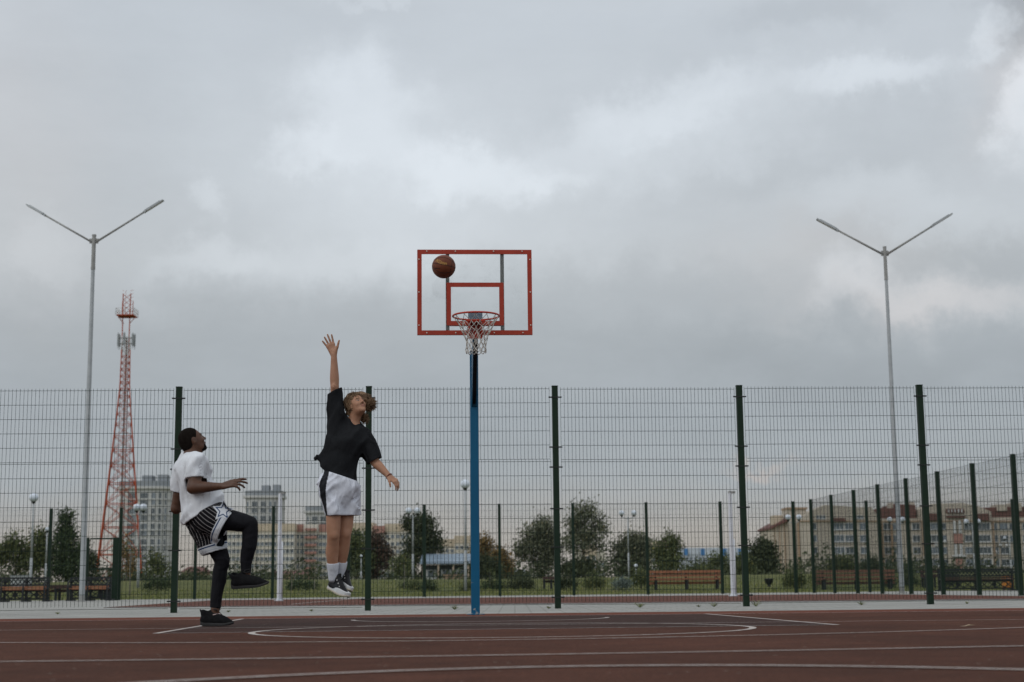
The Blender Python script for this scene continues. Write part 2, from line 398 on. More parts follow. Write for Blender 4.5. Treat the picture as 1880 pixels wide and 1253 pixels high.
# ================================================================== FENCES
M_green = mat('dark_green_powder_coat', (0.010, 0.021, 0.013), 0.55, (0.014, 0.027, 0.017), 6, 0.5, spec=.12)
M_wire = mat('dark_green_wire', (0.015, 0.024, 0.02), 0.6, spec=.1)
M_clamp = mat('black_clamp', (0.02, 0.022, 0.022), 0.5)
def wire_panel(w, z0, z1, rows, cols, r=0.0026, tine=0.03):
    """welded mesh panel in local x-z, origin at its left foot"""
    b = MB()
    def w4(a, c, rr):
        a = Vector(a); c = Vector(c)
        if abs(a.x - c.x) > abs(a.z - c.z): offs = [(0, -rr, 0), (0, 0, -rr), (0, rr, 0), (0, 0, rr)]
        else: offs = [(-rr, 0, 0), (0, -rr, 0), (rr, 0, 0), (0, rr, 0)]
        vs = [a + Vector(o) for o in offs] + [c + Vector(o) for o in offs]
        b.add(vs, [(i, (i + 1) % 4, 4 + (i + 1) % 4, 4 + i) for i in range(4)])
    for i in range(cols + 1):
        x = w * i / cols; w4((x, 0.004, z0 - (tine if tine < 0 else 0)), (x, 0.004, z1 + abs(tine)), r)
    for k in range(rows + 1):
        z = z0 + (z1 - z0) * k / rows; w4((0, -0.003, z), (w, -0.003, z), r * 1.15)
    return b
FR = random.Random(21)
def fence_run(name, label, group, posts, height, panels, cols, clamps, pw=0.085, wr=0.0026, bevel=True):
    root = thing(name, label, 'fence', tuple(posts[0]) + (0,) if len(posts[0]) == 2 else posts[0], 0, group)
    ox, oy = posts[0][0], posts[0][1]
    for i, p in enumerate(posts):
        q = posts[min(i + 1, len(posts) - 1)]; pq = posts[max(i - 1, 0)]
        d = Vector((q[0] - pq[0], q[1] - pq[1], 0)).normalized(); ang = math.atan2(d.y, d.x); rot = Matrix.Rotation(ang, 3, 'Z')
        b = MB(); b.box((p[0] - ox, p[1] - oy, height / 2), (pw, pw * 0.9, height), rot); b.box((p[0] - ox, p[1] - oy, height + .004), (pw + .006, pw * .9 + .006, .012), rot)
        po = b.build('post', M_green, root); po.rotation_euler = (0, 0, 0)
        if clamps:
            for z in clamps:
                c = MB(); base = Vector((p[0] - ox, p[1] - oy, z))
                c.box(base, (pw + .010, pw + .008, .014), rot)
                for s_ in (-1, 1): c.box(base + rot @ Vector((s_ * (pw / 2 + .028), -0.02, 0)), (.045, .010, .020), rot); c.box(base + rot @ Vector((s_ * (pw / 2 + .045), -0.03, 0)), (.016, .02, .018), rot)
                c.build('clamp', M_clamp, root)
    for i in range(len(posts) - 1):
        a = Vector((posts[i][0], posts[i][1], 0)); c = Vector((posts[i + 1][0], posts[i + 1][1], 0)); d = c - a; L = d.length; d.normalize()
        gap = pw / 2 + 0.035
        for (z0, z1, rows, tn) in panels:
            o = wire_panel(L - 2 * gap, z0, z1, rows, cols, wr, tn).build('mesh_panel', M_wire, root)
            o.location = (a.x + d.x * gap - ox, a.y + d.y * gap - oy, FR.uniform(-.012, .008)); o.rotation_euler = (FR.uniform(-.004, .004), FR.uniform(-.0035, .0035), math.atan2(d.y, d.x))
    return root
FY = lambda x: 22.1 + 0.06 * x
fx = []
for px, py in ((317.5, 1125), (675, 1119), (1024.5, 1116.5), (1370.5, 1110.5), (1708.5, 1105.5)):
    p = P(px, py, 22.1 + (px - 1000) * .0005); fx.append(p.x)
fx = [fx[0] - 5.52, fx[0] - 2.76] + fx + [fx[-1] + 2.72, fx[-1] + 5.44]
fence_run('mesh_fence', 'tall dark green welded mesh fence right behind the hoop, with clamped posts', None,
          [(x, FY(x)) for x in fx], 3.20, [(0.055, 2.10, 10, -0.035), (2.135, 3.165, 5, 0.03)], 48, (0.16, .87, 1.42, 2.02, 2.31, 3.04))
# far fence behind the second court
fpx = [-180, -44, 88, 218, 357, 500, 640, 779, 918, 1054, 1190, 1327]
fp = []
for px in fpx:
    Yf = 52.6; fp.append((at(px, Yf).x, Yf))
xx = at(1462, 53.0).x; fp += [(xx + 2.53 * k, 53.0) for k in (0, 1, 2, 3, 4)]
fence_run('mesh_fence', 'smaller looking green mesh fence beyond the second court, in front of the lawn', None, fp, 3.12, [(0.1, 3.1, 15, 0.0)], 40, None, 0.10, 0.0022)
sp = []
for bx, Yq in ((1495, 52.3), (1533, 49.8), (1575, 47.3), (1620, 44.7), (1673, 42.2), (1732, 39.7), (1798, 37.1), (1875, 34.5)):
    sp.append((P(bx, 1088, Yq).x, Yq))
dx = (sp[-1][0] - sp[-2][0]); sp += [(sp[-1][0] + dx, sp[-1][1] - 2.55), (sp[-1][0] + 2 * dx, sp[-1][1] - 5.1)]
fence_run('mesh_fence', 'green mesh side fence running away from the camera at the right, its posts close together', None, sp, 3.15, [(0.1, 3.13, 15, 0.0)], 40, None, 0.10, 0.0024)
# gate in the far fence
g0 = at(158, 51.9); g1 = at(210, 51.9)
root = thing('fence_gate', 'dark green metal gate frame in the far fence beside the left floodlight pole', 'gate', g0)
b = MB(); b.box((0, 0, 1.05), (.08, .08, 2.1)); b.box(((g1.x - g0.x), 0, 1.05), (.2, .09, 2.1)); b.build('gate_post', M_green, root)
b = MB(); w = g1.x - g0.x; b.box((w / 2, 0, 2.06), (w - .16, .05, .05)); b.box((w / 2, 0, 1.05), (w - .16, .05, .05)); b.box((w / 2, 0, .12), (w - .16, .05, .05)); b.build('gate_rail', M_green, root)
o = wire_panel(w - .2, .16, 1.02, 4, 14, .0022, 0).build('mesh_panel', M_wire, root); o.location = (.06, 0, 0)

# ================================================================== FLOODLIGHTS, VOLLEYBALL POSTS
M_galv = mat('galvanised_steel', (0.30, 0.32, 0.33), 0.5, (0.38, 0.40, 0.41), 5, 0.5, metal=0.3)
M_galvd = mat('dull_zinc', (0.22, 0.22, 0.21), 0.55, (0.3, 0.3, 0.29), 8, 0.5, metal=0.2)
M_lens = mat('dim_lamp_lens', (0.55, 0.56, 0.55), 0.3)
def floodlight(label, foot, top, al, ar, Y, rb, rt):
    a = at(foot[0], Y); zt = P(top[0], top[1], Y).z
    root = thing('floodlight_pole', label, 'street lamp', a, 0, 'twin arm floodlight poles')
    zs = zt - a.z
    b = MB(); b.tube([(0, 0, 0), (0, 0, zs * .45), (0, 0, zs * .92)], [rb, (rb + rt) * .52, rt], 14); o = b.build('pole', M_galv, root, True); smooth_angle(o)
    b = MB(); b.tube([(0, 0, zs * .905), (0, 0, zs * .92), (0, 0, zs)], [rt * 1.25, rt * 1.15, rt * 1.1], 14); b.tube([(0, 0, zs), (0, 0, zs + .05)], rt * 1.2, 14)
    b.box((0, 0, zs - .16), (rt * 5, .03, .16)); smooth_angle(b.build('pole_head', M_galvd, root, True))
    b = MB(); b.lathe((0, 0, 0), [(rb * 1.8, 0), (rb * 1.8, .025), (rb * 1.05, .03), (rb, .2)], 14); smooth_angle(b.build('base_flange', M_galvd, root))
    for e in (al, ar):
        q = P(e[0], e[1], Y) - a; q.y += (0.9 if e is al else -0.9) * 0.3
        s = Vector((math.copysign(rt, q.x), 0, zs - .2)); d = (q - s); L = d.length; u = d.normalized()
        b = MB(); b.tube([s, s + u * (L - .62)], [.034, .028], 10); b.build('arm', M_galvd, root, True)
        xax = u; yax = Vector((0, 1, 0)); yax = (yax - u * yax.dot(u)).normalized(); zax = xax.cross(yax)
        if zax.z < 0: zax = -zax; yax = -yax
        M3 = Matrix((xax, yax, zax)).transposed()
        c = s + u * (L - .32)
        b = MB(); b.box(c, (.66, .15, .04), M3); b.box(c + zax * .032 - u * .05, (.56, .12, .024), M3)
        b.box(s + u * (L - .68), (.1, .09, .07), M3)
        h = b.build('lamp_head', M_galv, root)
        b = MB(); b.box(c - zax * .026, (.56, .12, .010), M3); b.build('lens', M_lens, h)
    return root
floodlight('tall grey twin arm floodlight pole at the left, in front of the benches', (150, 1105), (172, 434), (45, 373), (303, 372), 47.5, .092, .056)
floodlight('tall grey twin arm floodlight pole at the right, in front of the beige apartment block', (1656, 1087), (1625, 456), (1503, 399), (1743, 397), 45.0, .076, .045)
M_whitep = mat('white_painted_steel', (0.62, 0.64, 0.68), 0.5, (0.54, 0.56, 0.60), 4, 0.4)
for (px, py, ptop, Y, lab) in ((512, 1104, 906, 40.5, 'white volleyball post standing on the far court just right of the raised black shoe'), (1346, 1094, 905, 40.5, 'white volleyball post standing on the far court near the wooden bench')):
    a = at(px, Y); zt = P(px, ptop, Y).z
    root = thing('volleyball_post', lab, 'sports post', a, 0, 'white posts on the far court')
    b = MB(); b.tube([(0, 0, .012), (0, 0, zt)], [.055, .05], 14); b.lathe((0, 0, .012), [(.12, 0), (.12, .02), (.06, .03)], 14); smooth_angle(b.build('pole', M_whitep, root))
    b = MB(); b.tube([(0.068, 0, .02), (0.068, 0, zt * .55)], .022, 10); b.build('winch_tube', M_whitep, root, True)
    b = MB(); b.box((.05, 0, zt + .01), (.18, .09, .06)); b.build('pulley_cap', M_galvd, root)

# ================================================================== HOOP
M_blue = mat('blue_enamel', (0.0005, 0.078, 0.165), 0.45, (0.001, 0.090, 0.19), 5, 0.5, bump=.08, bscale=30)
nt = M_blue.node_tree; bs = nt.nodes['Principled BSDF']; co = N(nt, 'ShaderNodeTexCoord').outputs['Object']; sp_ = N(nt, 'ShaderNodeSeparateXYZ'); nt.links.new(co, sp_.inputs[0])
ch = noise(nt, co, 26, 5, .7); low_ = mth(nt, 'SUBTRACT', .30, mth(nt, 'MULTIPLY', sp_.outputs[2], 1.6), clamp=True)         # paint chipped off near the foot
fch = mth(nt, 'GREATER_THAN', mth(nt, 'ADD', ch.outputs['Fac'], mth(nt, 'MULTIPLY', low_, .55)), .705); src = bs.inputs['Base Color'].links[0].from_socket
nt.links.new(mixc(nt, fch, src, (.30, .29, .27)), bs.inputs['Base Color'])
M_armshade = mat('shaded_arm_inside', (0.006, 0.010, 0.020), 0.6)  # shade under the hoop arm, put into the colour
M_red = mat('red_enamel', (0.36, 0.042, 0.020), 0.5, (0.29, 0.032, 0.016), 9, 0.5)
M_rim = mat('orange_red_rim', (0.42, 0.035, 0.015), 0.4)
M_cord = mat('dirty_white_cord', (0.54, 0.51, 0.47), 0.9, (0.38, 0.35, 0.31), 40, 0.5)
M_screw = mat('bright_bolt', (0.62, 0.55, 0.48), 0.4, metal=0.3)
M_frame = mat('weathered_grey_frame', (0.14, 0.15, 0.14), 0.6, (0.19, 0.19, 0.17), 10, 0.5)
M_plate = mat('blue_grey_plate', (0.13, 0.19, 0.26), 0.5)
m = bpy.data.materials.new('clear_board_glass'); m.use_nodes = True; nt = m.node_tree; nt.nodes.remove(nt.nodes['Principled BSDF'])
tr = N(nt, 'ShaderNodeBsdfTransparent'); tr.inputs[0].default_value = (0.975, 0.98, 0.98, 1); gl = N(nt, 'ShaderNodeBsdfGlossy'); gl.inputs['Roughness'].default_value = 0.02; gl.inputs[0].default_value = (1, 1, 1, 1)
fr = N(nt, 'ShaderNodeFresnel'); fr.inputs[0].default_value = 1.35; mx = N(nt, 'ShaderNodeMixShader')
dfs = N(nt, 'ShaderNodeBsdfDiffuse'); dfs.inputs[0].default_value = (.5, .52, .52, 1)
dn = noise(nt, N(nt, 'ShaderNodeTexCoord').outputs['Object'], 9, 6, .7); fdn = mth(nt, 'MULTIPLY', mth(nt, 'SUBTRACT', dn.outputs['Fac'], .52, clamp=True), .25)
mx0 = N(nt, 'ShaderNodeMixShader'); nt.links.new(fdn, mx0.inputs[0]); nt.links.new(tr.outputs[0], mx0.inputs[1]); nt.links.new(dfs.outputs[0], mx0.inputs[2])
nt.links.new(fr.outputs[0], mx.inputs[0]); nt.links.new(mx0.outputs[0], mx.inputs[1]); nt.links.new(gl.outputs[0], mx.inputs[2]); nt.links.new(mx.outputs[0], nt.nodes['Material Output'].inputs[0])
M_glass = m
BY = 15.67
bl, br_ = P(766, 615.5, BY), P(977, 615.5, BY); tl = P(766, 459.5, BY)
bcx = (bl.x + br_.x) / 2 + 0.003; bw = 1.2; bz0 = P(872, 615.5, BY).z; bz1 = P(872, 459.5, BY).z; bh = bz1 - bz0
pf = G(873.2, 1131.5); px_, py_ = pf.x, pf.y; bo = bcx - pf.x + .004
hoop = thing('basketball_hoop', 'basketball hoop with clear backboard, red lines and blue post', 'basketball hoop', (px_, py_, 0))
oX, oY = px_, py_
def L(x, y, z): return Vector((x - oX, y - oY, z))
pole_top = 2.95
b = MB(); b.box((0, 0, 1.16), (.094, .094, 2.30)); b.box((0, 0.0, (2.31 + pole_top) / 2), (.0935, .09, pole_top - 2.31)); o = b.build('post', M_blue, hoop)
md = o.modifiers.new('bevel', 'BEVEL'); md.width = .006; md.segments = 2
b = MB(); b.lathe((0, 0, .016), [(.10, 0), (.10, .008), (.07, .010)], 4); b.build('base_plate', M_blue, hoop)
# the arm: two blue side plates and a web coloured near black for the shade beneath, rising from the post to the board
ya = BY + .07 - oY
for s_ in (-1, 1):
    b = MB(); x0 = s_ * .022
    prof = [(-.049, 2.31), (ya, 2.86), (ya, 3.10), (-.049, 2.94)]
    vs = [(x0 + t + (bo if y > -2 and y < -.1 or y == ya else 0), y, z) for t in (-.004, .004) for y, z in prof]
    b.add(vs, [(3, 2, 1, 0), (4, 5, 6, 7)] + [(i, (i + 1) % 4, 4 + (i + 1) % 4, 4 + i) for i in range(4)]); b.build('arm_plate', M_blue, hoop)
b = MB(); vs = [(x + (bo if y == ya else 0), y, z) for x in (-.0175, .0175) for y, z in ((-.05, 2.345), (ya, 2.895), (ya, 2.915), (-.044, 2.365))]
b.add(vs, [(3, 2, 1, 0), (4, 5, 6, 7)] + [(i, (i + 1) % 4, 4 + (i + 1) % 4, 4 + i) for i in range(4)]); b.build('arm_web', M_armshade, hoop)
b = MB(); b.box((bo, ya - .02, 3.02), (.15, .014, .26)); b.build('mounting_plate', M_plate, hoop)
# backboard
rotb = Matrix.Rotation(R(3.2), 3, 'Z')
def B3(x, y, z): v = rotb @ Vector((x, y, 0)); return Vector((v.x + bcx - oX, v.y + BY - oY, z))
def bbox(mb_, x, y, z, dx, dy, dz): mb_.box(B3(x, y, z), (dx, dy, dz), rotb)
b = MB(); bbox(b, 0, 0, (bz0 + bz1) / 2, bw - .01, .010, bh - .01); board = b.build('backboard', M_glass, hoop)
t = .047
b = MB(); z_ = (bz0 + bz1) / 2
bbox(b, 0, -.012, bz1 - t / 2, bw, .012, t); bbox(b, 0, -.012, bz0 + t / 2, bw, .012, t)
bbox(b, -bw / 2 + t / 2, -.012, z_, t, .012, bh - 2 * t); bbox(b, bw / 2 - t / 2, -.012, z_, t, .012, bh - 2 * t)
bbox(b, 0, .013, bz1 - .015, bw, .014, .03); bbox(b, 0, .013, bz0 + .015, bw, .014, .03); bbox(b, -bw / 2 + .015, .013, z_, .03, .014, bh - .06); bbox(b, bw / 2 - .015, .013, z_, .03, .014, bh - .06)
fo = b.build('border_frame', M_red, board)
ix0, ix1 = -.295, .303; iz0, iz1 = P(872, 598, BY).z, P(872, 519.5, BY).z
b = MB(); bbox(b, (ix0 + ix1) / 2, -.0075, iz1 - t / 2, ix1 - ix0, .004, t); bbox(b, (ix0 + ix1) / 2, -.0075, iz0 + t / 2, ix1 - ix0, .004, t)
bbox(b, ix0 + t / 2, -.0075, (iz0 + iz1) / 2, t, .004, iz1 - iz0 - 2 * t); bbox(b, ix1 - t / 2, -.0075, (iz0 + iz1) / 2, t, .004, iz1 - iz0 - 2 * t)
b.build('target_square', M_red, board)
for x in (ix0 + .012, ix1 - .012):
    b = MB(); bbox(b, x, .045, z_, .038, .04, bh - .03); b.build('support_bar', M_frame, board)
b = MB(); bbox(b, 0, .045, iz0 + .02, .55, .03, .035); b.build('support_bar', M_red, board)
for (x, z) in [(s, zz_) for zz_ in (bz1 - .018, bz0 + .02) for s in (-.50, -.20, .20, .50)] + [(s * (bw / 2 - .018), bz0 + q) for s in (-1, 1) for q in (.10, .45, .80)]:
    b = MB(); c = B3(x, -.021, z); b.sphere(c, .0075, 10, 6, (1, .6, 1)); b.build('bolt', M_screw, fo, True)
rz_ = P(871.5, 580.5, BY - .38).z; rc = B3(0.0, -.375, rz_)
b = MB(); b.tube([rc + Vector((.236 * math.cos(2 * PI * i / 64), .236 * math.sin(2 * PI * i / 64), 0)) for i in range(64)], .0095, 10, closed=True); rim = b.build('rim', M_rim, hoop, True)
b = MB()
pb = [( -.073, -.02), (.073, -.02)]
zt_, zb_ = rz_ + .0, rz_ - .175
b.box(B3(0, -.022, (zt_ + zb_) / 2), (.15, .012, zt_ - zb_), rotb)
b.box(B3(0, -.085, rz_ - .012), (.14, .12, .008), rotb)
for s in (-1, 1):
    a1 = B3(s * .066, -.03, rz_ - .012); a2 = B3(s * .05, -.155, rz_ - .012); a3 = B3(s * .066, -.03, rz_ - .16)
    w_ = Vector((.004, 0, 0)); b.add([a1 - w_, a2 - w_, a3 - w_, a1 + w_, a2 + w_, a3 + w_], [(0, 1, 2), (5, 4, 3), (0, 3, 4, 1), (1, 4, 5, 2), (2, 5, 3, 0)])
b.tube([B3(-.05, -.15, rz_ - .012), B3(-.10, -.165, rz_ - .008)], .008, 8); b.tube([B3(.05, -.15, rz_ - .012), B3(.10, -.165, rz_ - .008)], .008, 8)
brk = b.build('rim_bracket', M_rim, hoop)
for (x, z) in ((-.055, -.15), (.055, -.15), (-.055, -.05), (.055, -.05)):
    b = MB(); b.sphere(B3(x, -.03, rz_ + z), .009, 10, 6, (1, .6, 1)); b.build('bolt', M_screw, brk, True)
# short maker's mark on the bracket: a faded row of pale strokes
b = MB()
for k in range(9): b.box(B3(-.045 + k * .0112, -.0292, rz_ - .085 + (.002 if k % 3 else 0)), (.0065 if k % 2 else .004, .002, .015 if k % 3 == 0 else .011), rotb)
b.build('bracket_mark', mat('pale_mark', (.42, .45, .52), .6), brk)
# net
b = MB(); n = 12; ctr = rc
def ringp(j, lev, off=0.0):
    prof = [(.226, -.012), (.190, -.070), (.152, -.132), (.122, -.193), (.104, -.253), (.100, -.306), (.104, -.350)]
    r, z = prof[lev]; a = 2 * PI * (j + off) / n; rnd = random.Random(j * 7 + lev * 31)
    r += rnd.uniform(-.006, .006) * (lev > 0); z += rnd.uniform(-.010, .006) * (lev > 0); a += rnd.uniform(-.05, .05) * (lev > 0)
    return ctr + Vector((r * math.cos(a), r * math.sin(a), z))
for lev in range(6):
    for j in range(n):
        a = ringp(j, lev, .5 * (lev % 2))
        for s in ((0, 1) if lev % 2 else (-1, 0)):
            jj = (j + s) % n; c = ringp(jj, lev + 1, .5 * ((lev + 1) % 2))
            mid = (a + c) / 2 + Vector((0, 0, -.003)); b.tube([a, mid, c], .0034, 6)
    if lev:
        for j in range(n): b.sphere(ringp(j, lev, .5 * (lev % 2)), .0062, 6, 5)
for j in range(n):
    a = ringp(j, 6, 0); c = ringp((j + 1) % n, 6, 0)
    b.tube([a, a.lerp(c, .25) - Vector((0, 0, .022)), a.lerp(c, .5) - Vector((0, 0, .030)), a.lerp(c, .75) - Vector((0, 0, .022)), c], .0042, 6)
    a = ringp(j, 0, 0); b.tube([a + Vector((0, 0, .012 + .012)), a + (a - ctr).normalized() * .016 + Vector((0, 0, .008)), a], .0036, 6)
b.build('net', M_cord, hoop, True)

# ================================================================== BALL
M_ball = mat('brown_composite_leather', (0.145, 0.038, 0.016), 0.55, (0.12, 0.032, 0.014), 12, 0.5, bump=.35, bscale=420)
M_seam = mat('black_seam', (0.012, 0.009, 0.008), 0.6); M_gold = mat('gold_print', (0.42, 0.24, 0.06), 0.55)
bc = P(814.7, 490, 15.10); br = .1195
ballm = bpy.data.meshes.new('ball'); import bmesh
bm = bmesh.new(); bmesh.ops.create_icosphere(bm, subdivisions=5, radius=br); bm.to_mesh(ballm); bm.free()
ball = obj_from('basketball', ballm, M_ball, None, True); ball.location = bc; setp(ball, 'brown leather basketball in the air in front of the backboard', 'ball')
BR = Matrix.Rotation(R(12), 3, 'Y') @ Matrix.Rotation(R(8), 3, 'X')
b = MB()
def seam(fn, n_=90, closed=True):
    b.tube([BR @ (Vector(fn(2 * PI * i / n_)).normalized() * (br - .0008)) for i in range(n_)], .0028, 6, closed=closed)
seam(lambda t: (math.cos(t), math.sin(t), 0.10)); seam(lambda t: (.55, math.cos(t), math.sin(t)) if False else (math.cos(t) * .0 + .93, math.cos(t), math.sin(t)))
seam(lambda t: (math.cos(t), math.sin(t), -.42 + .30 * math.cos(2 * t) ))
seam(lambda t: (math.cos(t), math.sin(t), .75 - .35 * math.cos(2 * t)))
b.build('seam', M_seam, ball, True)
def text_mesh(s, size):
    cu = bpy.data.curves.new('text', 'FONT'); cu.body = s; cu.size = size; cu.align_x = 'CENTER'; cu.align_y = 'CENTER'; cu.extrude = .0004; cu.shear = .25; cu.offset = size * .012
    o = bpy.data.objects.new('text', cu); COL.objects.link(o); dg = bpy.context.evaluated_depsgraph_get(); me = bpy.data.meshes.new_from_object(o.evaluated_get(dg)); bpy.data.objects.remove(o); return me
def on_ball(me, lon, lat, tilt, m, name):
    view = (CAM - bc).normalized(); right = Vector((1, 0, 0)); right = (right - view * right.dot(view)).normalized(); upv = view.cross(right) * 1
    if upv.z < 0: upv = -upv
    for v in me.vertices:
        x, y = v.co.x, v.co.y; c, s = math.cos(tilt), math.sin(tilt); x, y = c * x - s * y, s * x + c * y
        y -= 0  # laid round the sphere
        a = lon + x / br; e = lat + y / br
        d = right * (math.sin(a) * math.cos(e)) + upv * math.sin(e) + view * (math.cos(a) * math.cos(e)); v.co = d * (br + .0006 + v.co.z)
    return obj_from(name, me, m, ball)
on_ball(text_mesh('Wilson', .052), R(-20), R(24), R(-16), M_gold, 'lettering')
me = MB()
for k, wv in enumerate((.010, .016, .008, .014)): me.box((-.03 + k * .018, 0, 0), (wv, .009, .0006))
on_ball(me.mesh(), R(-34), R(-8), R(-4), M_seam, 'small_print')
# ================================================================== BUILDINGS FAR BEHIND
def sx(px, Y): return at(px, Y).x
def szz(px, py, Y): return P(px, py, Y).z
M_pane = mat('window_glass', (0.06, 0.075, 0.09), 0.15, (0.12, 0.14, 0.15), 0.3, 0.5)
M_paneb = mat('pale_window_glass', (0.16, 0.19, 0.22), 0.2)
M_wframe = mat('white_window_frame', (0.55, 0.56, 0.56), 0.6)
M_beige = mat('beige_brick', (0.47, 0.42, 0.35), 0.9, (0.41, 0.365, 0.305), 0.15, 0.45)
M_beiged = mat('brown_brick', (0.36, 0.26, 0.18), 0.9, (0.31, 0.22, 0.15), 0.2, 0.5)
M_cream = mat('cream_render', (0.60, 0.56, 0.48), 0.9, (0.53, 0.49, 0.42), 0.1, 0.5)
M_pale = mat('pale_panel', (0.62, 0.59, 0.52), 0.9, (0.55, 0.52, 0.46), 0.1, 0.5)
M_roofr = mat('dark_red_roof', (0.13, 0.065, 0.055), 0.8, (0.16, 0.08, 0.07), 0.2, 0.5)
M_ochre = mat('ochre_band', (0.54, 0.46, 0.35), 0.9, (0.49, 0.41, 0.31), 0.2, 0.5)
M_brick = mat('rust_red_panel', (0.36, 0.20, 0.165), 0.9)
M_towerw = mat('light_grey_cladding', (0.52, 0.52, 0.50), 0.85, (0.44, 0.44, 0.43), 0.08, 0.5)
M_towerg = mat('mid_grey_cladding', (0.25, 0.27, 0.29), 0.8)
M_bluep = mat('blue_panel', (0.07, 0.20, 0.42), 0.8)
M_whiteb = mat('bluish_white_panel', (0.56, 0.60, 0.65), 0.9, (0.48, 0.52, 0.57), 0.1, 0.5)
WM = {}
def winmesh(w, h, pane, bars=1, sill=True):
    k = (round(w, 2), round(h, 2), pane.name, bars)
    if k in WM: return WM[k]
    b = MB(); b.mi = 1; b.box((0, 0.02, 0), (w, .06, h)); b.mi = 0; f = max(.07, w * .06)
    for s in (-1, 1): b.box((s * (w / 2 + f / 2), -.02, 0), (f, .16, h + 2 * f)); b.box((0, -.02, s * (h / 2 + f / 2)), (w, .16, f))
    for i in range(bars): b.box((-w / 2 + w * (i + 1) / (bars + 1), -.015, 0), (f * .8, .13, h))
    if sill: b.box((0, -.10, -h / 2 - f - .05), (w + 3 * f, .26, .09))
    me = b.mesh('window'); me.materials.append(M_wframe); me.materials.append(pane); WM[k] = me; return me
def window(parent, x, y, z, w, h, pane=None, bars=1, name='window'):
    o = bpy.data.objects.new(name, winmesh(w, h, pane or M_pane, bars)); COL.objects.link(o); o.parent = parent; o.location = (x, y, z); return o
rb_ = random.Random(3)
def gable_roof(b, x0, x1, y0, y1, z0, z1, over=.6):
    # hipped ridge roof along x
    x0 -= over; x1 += over; y0 -= over; y1 += over; ym = (y0 + y1) / 2; ins = min(4.0, (x1 - x0) * .2)
    b.add([(x0, y0, z0), (x1, y0, z0), (x1, y1, z0), (x0, y1, z0), (x0 + ins, ym, z1), (x1 - ins, ym, z1)], [(0, 1, 5, 4), (1, 2, 5), (2, 3, 4, 5), (3, 0, 4), (3, 2, 1, 0)])

# beige brick apartment block with dark red roofs
Y = 380.0; z0 = gz(Y); X = lambda px: sx(px, Y); k = Y / FPX
x0, x1 = X(1452), X(1990); root = thing('apartment_block', 'long beige brick apartment block with dark red roofs, behind the fences at the right', 'building', ((x0 + x1) / 2, Y, z0)); ox, oy = root.location.x, Y
Z = lambda py, px=1650: szz(px, py, Y) - z0
b = MB(); zt = Z(952); b.box(((x0 + x1) / 2 - ox, 8, zt / 2), (x1 - x0, 16, zt)); b.build('wall', M_beige, root)
# front gables
def gable(pts, m, name, y=-1.2, t=1.2, back=10):
    b = MB(); vs = [(X(p[0]) - ox, y, Z(p[1], p[0])) for p in pts] + [(X(p[0]) - ox, back, Z(p[1], p[0])) for p in pts]; n = len(pts)
    b.add(vs, [tuple(range(n)), tuple(range(2 * n - 1, n - 1, -1))] + [(i, n + i, n + (i + 1) % n, (i + 1) % n) for i in range(n)]); return b.build(name, m, root)
gable([(1424, 1075), (1454, 1075), (1454, 953), (1424, 969)], mat('pale_buff_brick', (.55, .48, .39), .9, (.48, .42, .34), .2, .5), 'end_wing', 2, back=22)
gable([(1421, 971.5), (1455, 955), (1455, 949), (1438, 958), (1421, 967.5)], M_roofr, 'roof', 1, back=23)
for px in (1428, 1437, 1446): gable([(px - .8, 960), (px + .8, 960), (px + .8, 1075), (px - .8, 1075)], M_beiged, 'downpipe', 1.8, back=2)
gable([(1470, 1075), (1618, 1075), (1618, 952), (1604, 932), (1572, 932), (1555, 930), (1518, 928), (1490, 940), (1470, 958)], M_beige, 'gable_wall')
gable([(1453, 934), (1488, 934), (1488, 960), (1453, 960)], M_beige, 'stair_head', 2)
gable([(1452, 931), (1490, 931), (1490, 934.5), (1452, 934.5)], M_beiged, 'coping', 1.6)
gable([(1615, 953), (1690, 955), (1690, 927), (1652, 925), (1652, 933), (1622, 933)], M_roofr, 'roof', 1, back=15)
gable([(1430, 945), (1446, 945), (1446, 962), (1430, 962)], M_ochre, 'chimney', 4)
gable([(1646, 922), (1653, 922), (1653, 936), (1646, 936)], M_beige, 'chimney', 3, back=6); gable([(1684, 920), (1692, 920), (1692, 934), (1684, 934)], M_beige, 'chimney', 3, back=6)
gable([(1693, 1075), (1824, 1075), (1824, 940), (1800, 930), (1772, 924), (1742, 925), (1715, 926), (1693, 936)], M_beige, 'gable_wall')
gable([(1824, 954), (1990, 950), (1990, 928), (1900, 930), (1845, 931), (1812, 932)], M_roofr, 'roof', 1, back=15)
gable([(1840, 926), (1858, 926), (1858, 938), (1840, 938)], M_beige, 'chimney', .5, back=6); gable([(1868, 923), (1885, 923), (1885, 938), (1868, 938)], M_beige, 'chimney', .5, back=6)
gable([(1704, 944), (1726, 944), (1726, 956), (1704, 956)], M_roofr, 'awning_roof', -2.2); gable([(1796, 944), (1818, 944), (1818, 956), (1796, 956)], M_roofr, 'awning_roof', -2.2)
gable([(1532, 952), (1552, 952), (1554, 958), (1530, 958)], M_roofr, 'awning_roof', -2.4)
gable([(1741, 935), (1774, 935), (1774, 943), (1741, 943)], M_roofr, 'loggia', -1.6); gable([(1741, 948), (1775, 948), (1775, 951.5), (1741, 951.5)], M_roofr, 'loggia', -1.9)
gable([(1752, 981), (1768, 981), (1768, 998), (1752, 998)], M_brick, 'balcony_panel', -1.7); gable([(1754, 1026), (1766, 1026), (1766, 1044), (1754, 1044)], M_brick, 'balcony_panel', -1.7)
for px in (1745, 1751, 1757, 1763, 1769): gable([(px - 1, 936), (px + 1, 936), (px + 1, 942), (px - 1, 942)], M_wframe, 'column', -1.9, back=-1.55)
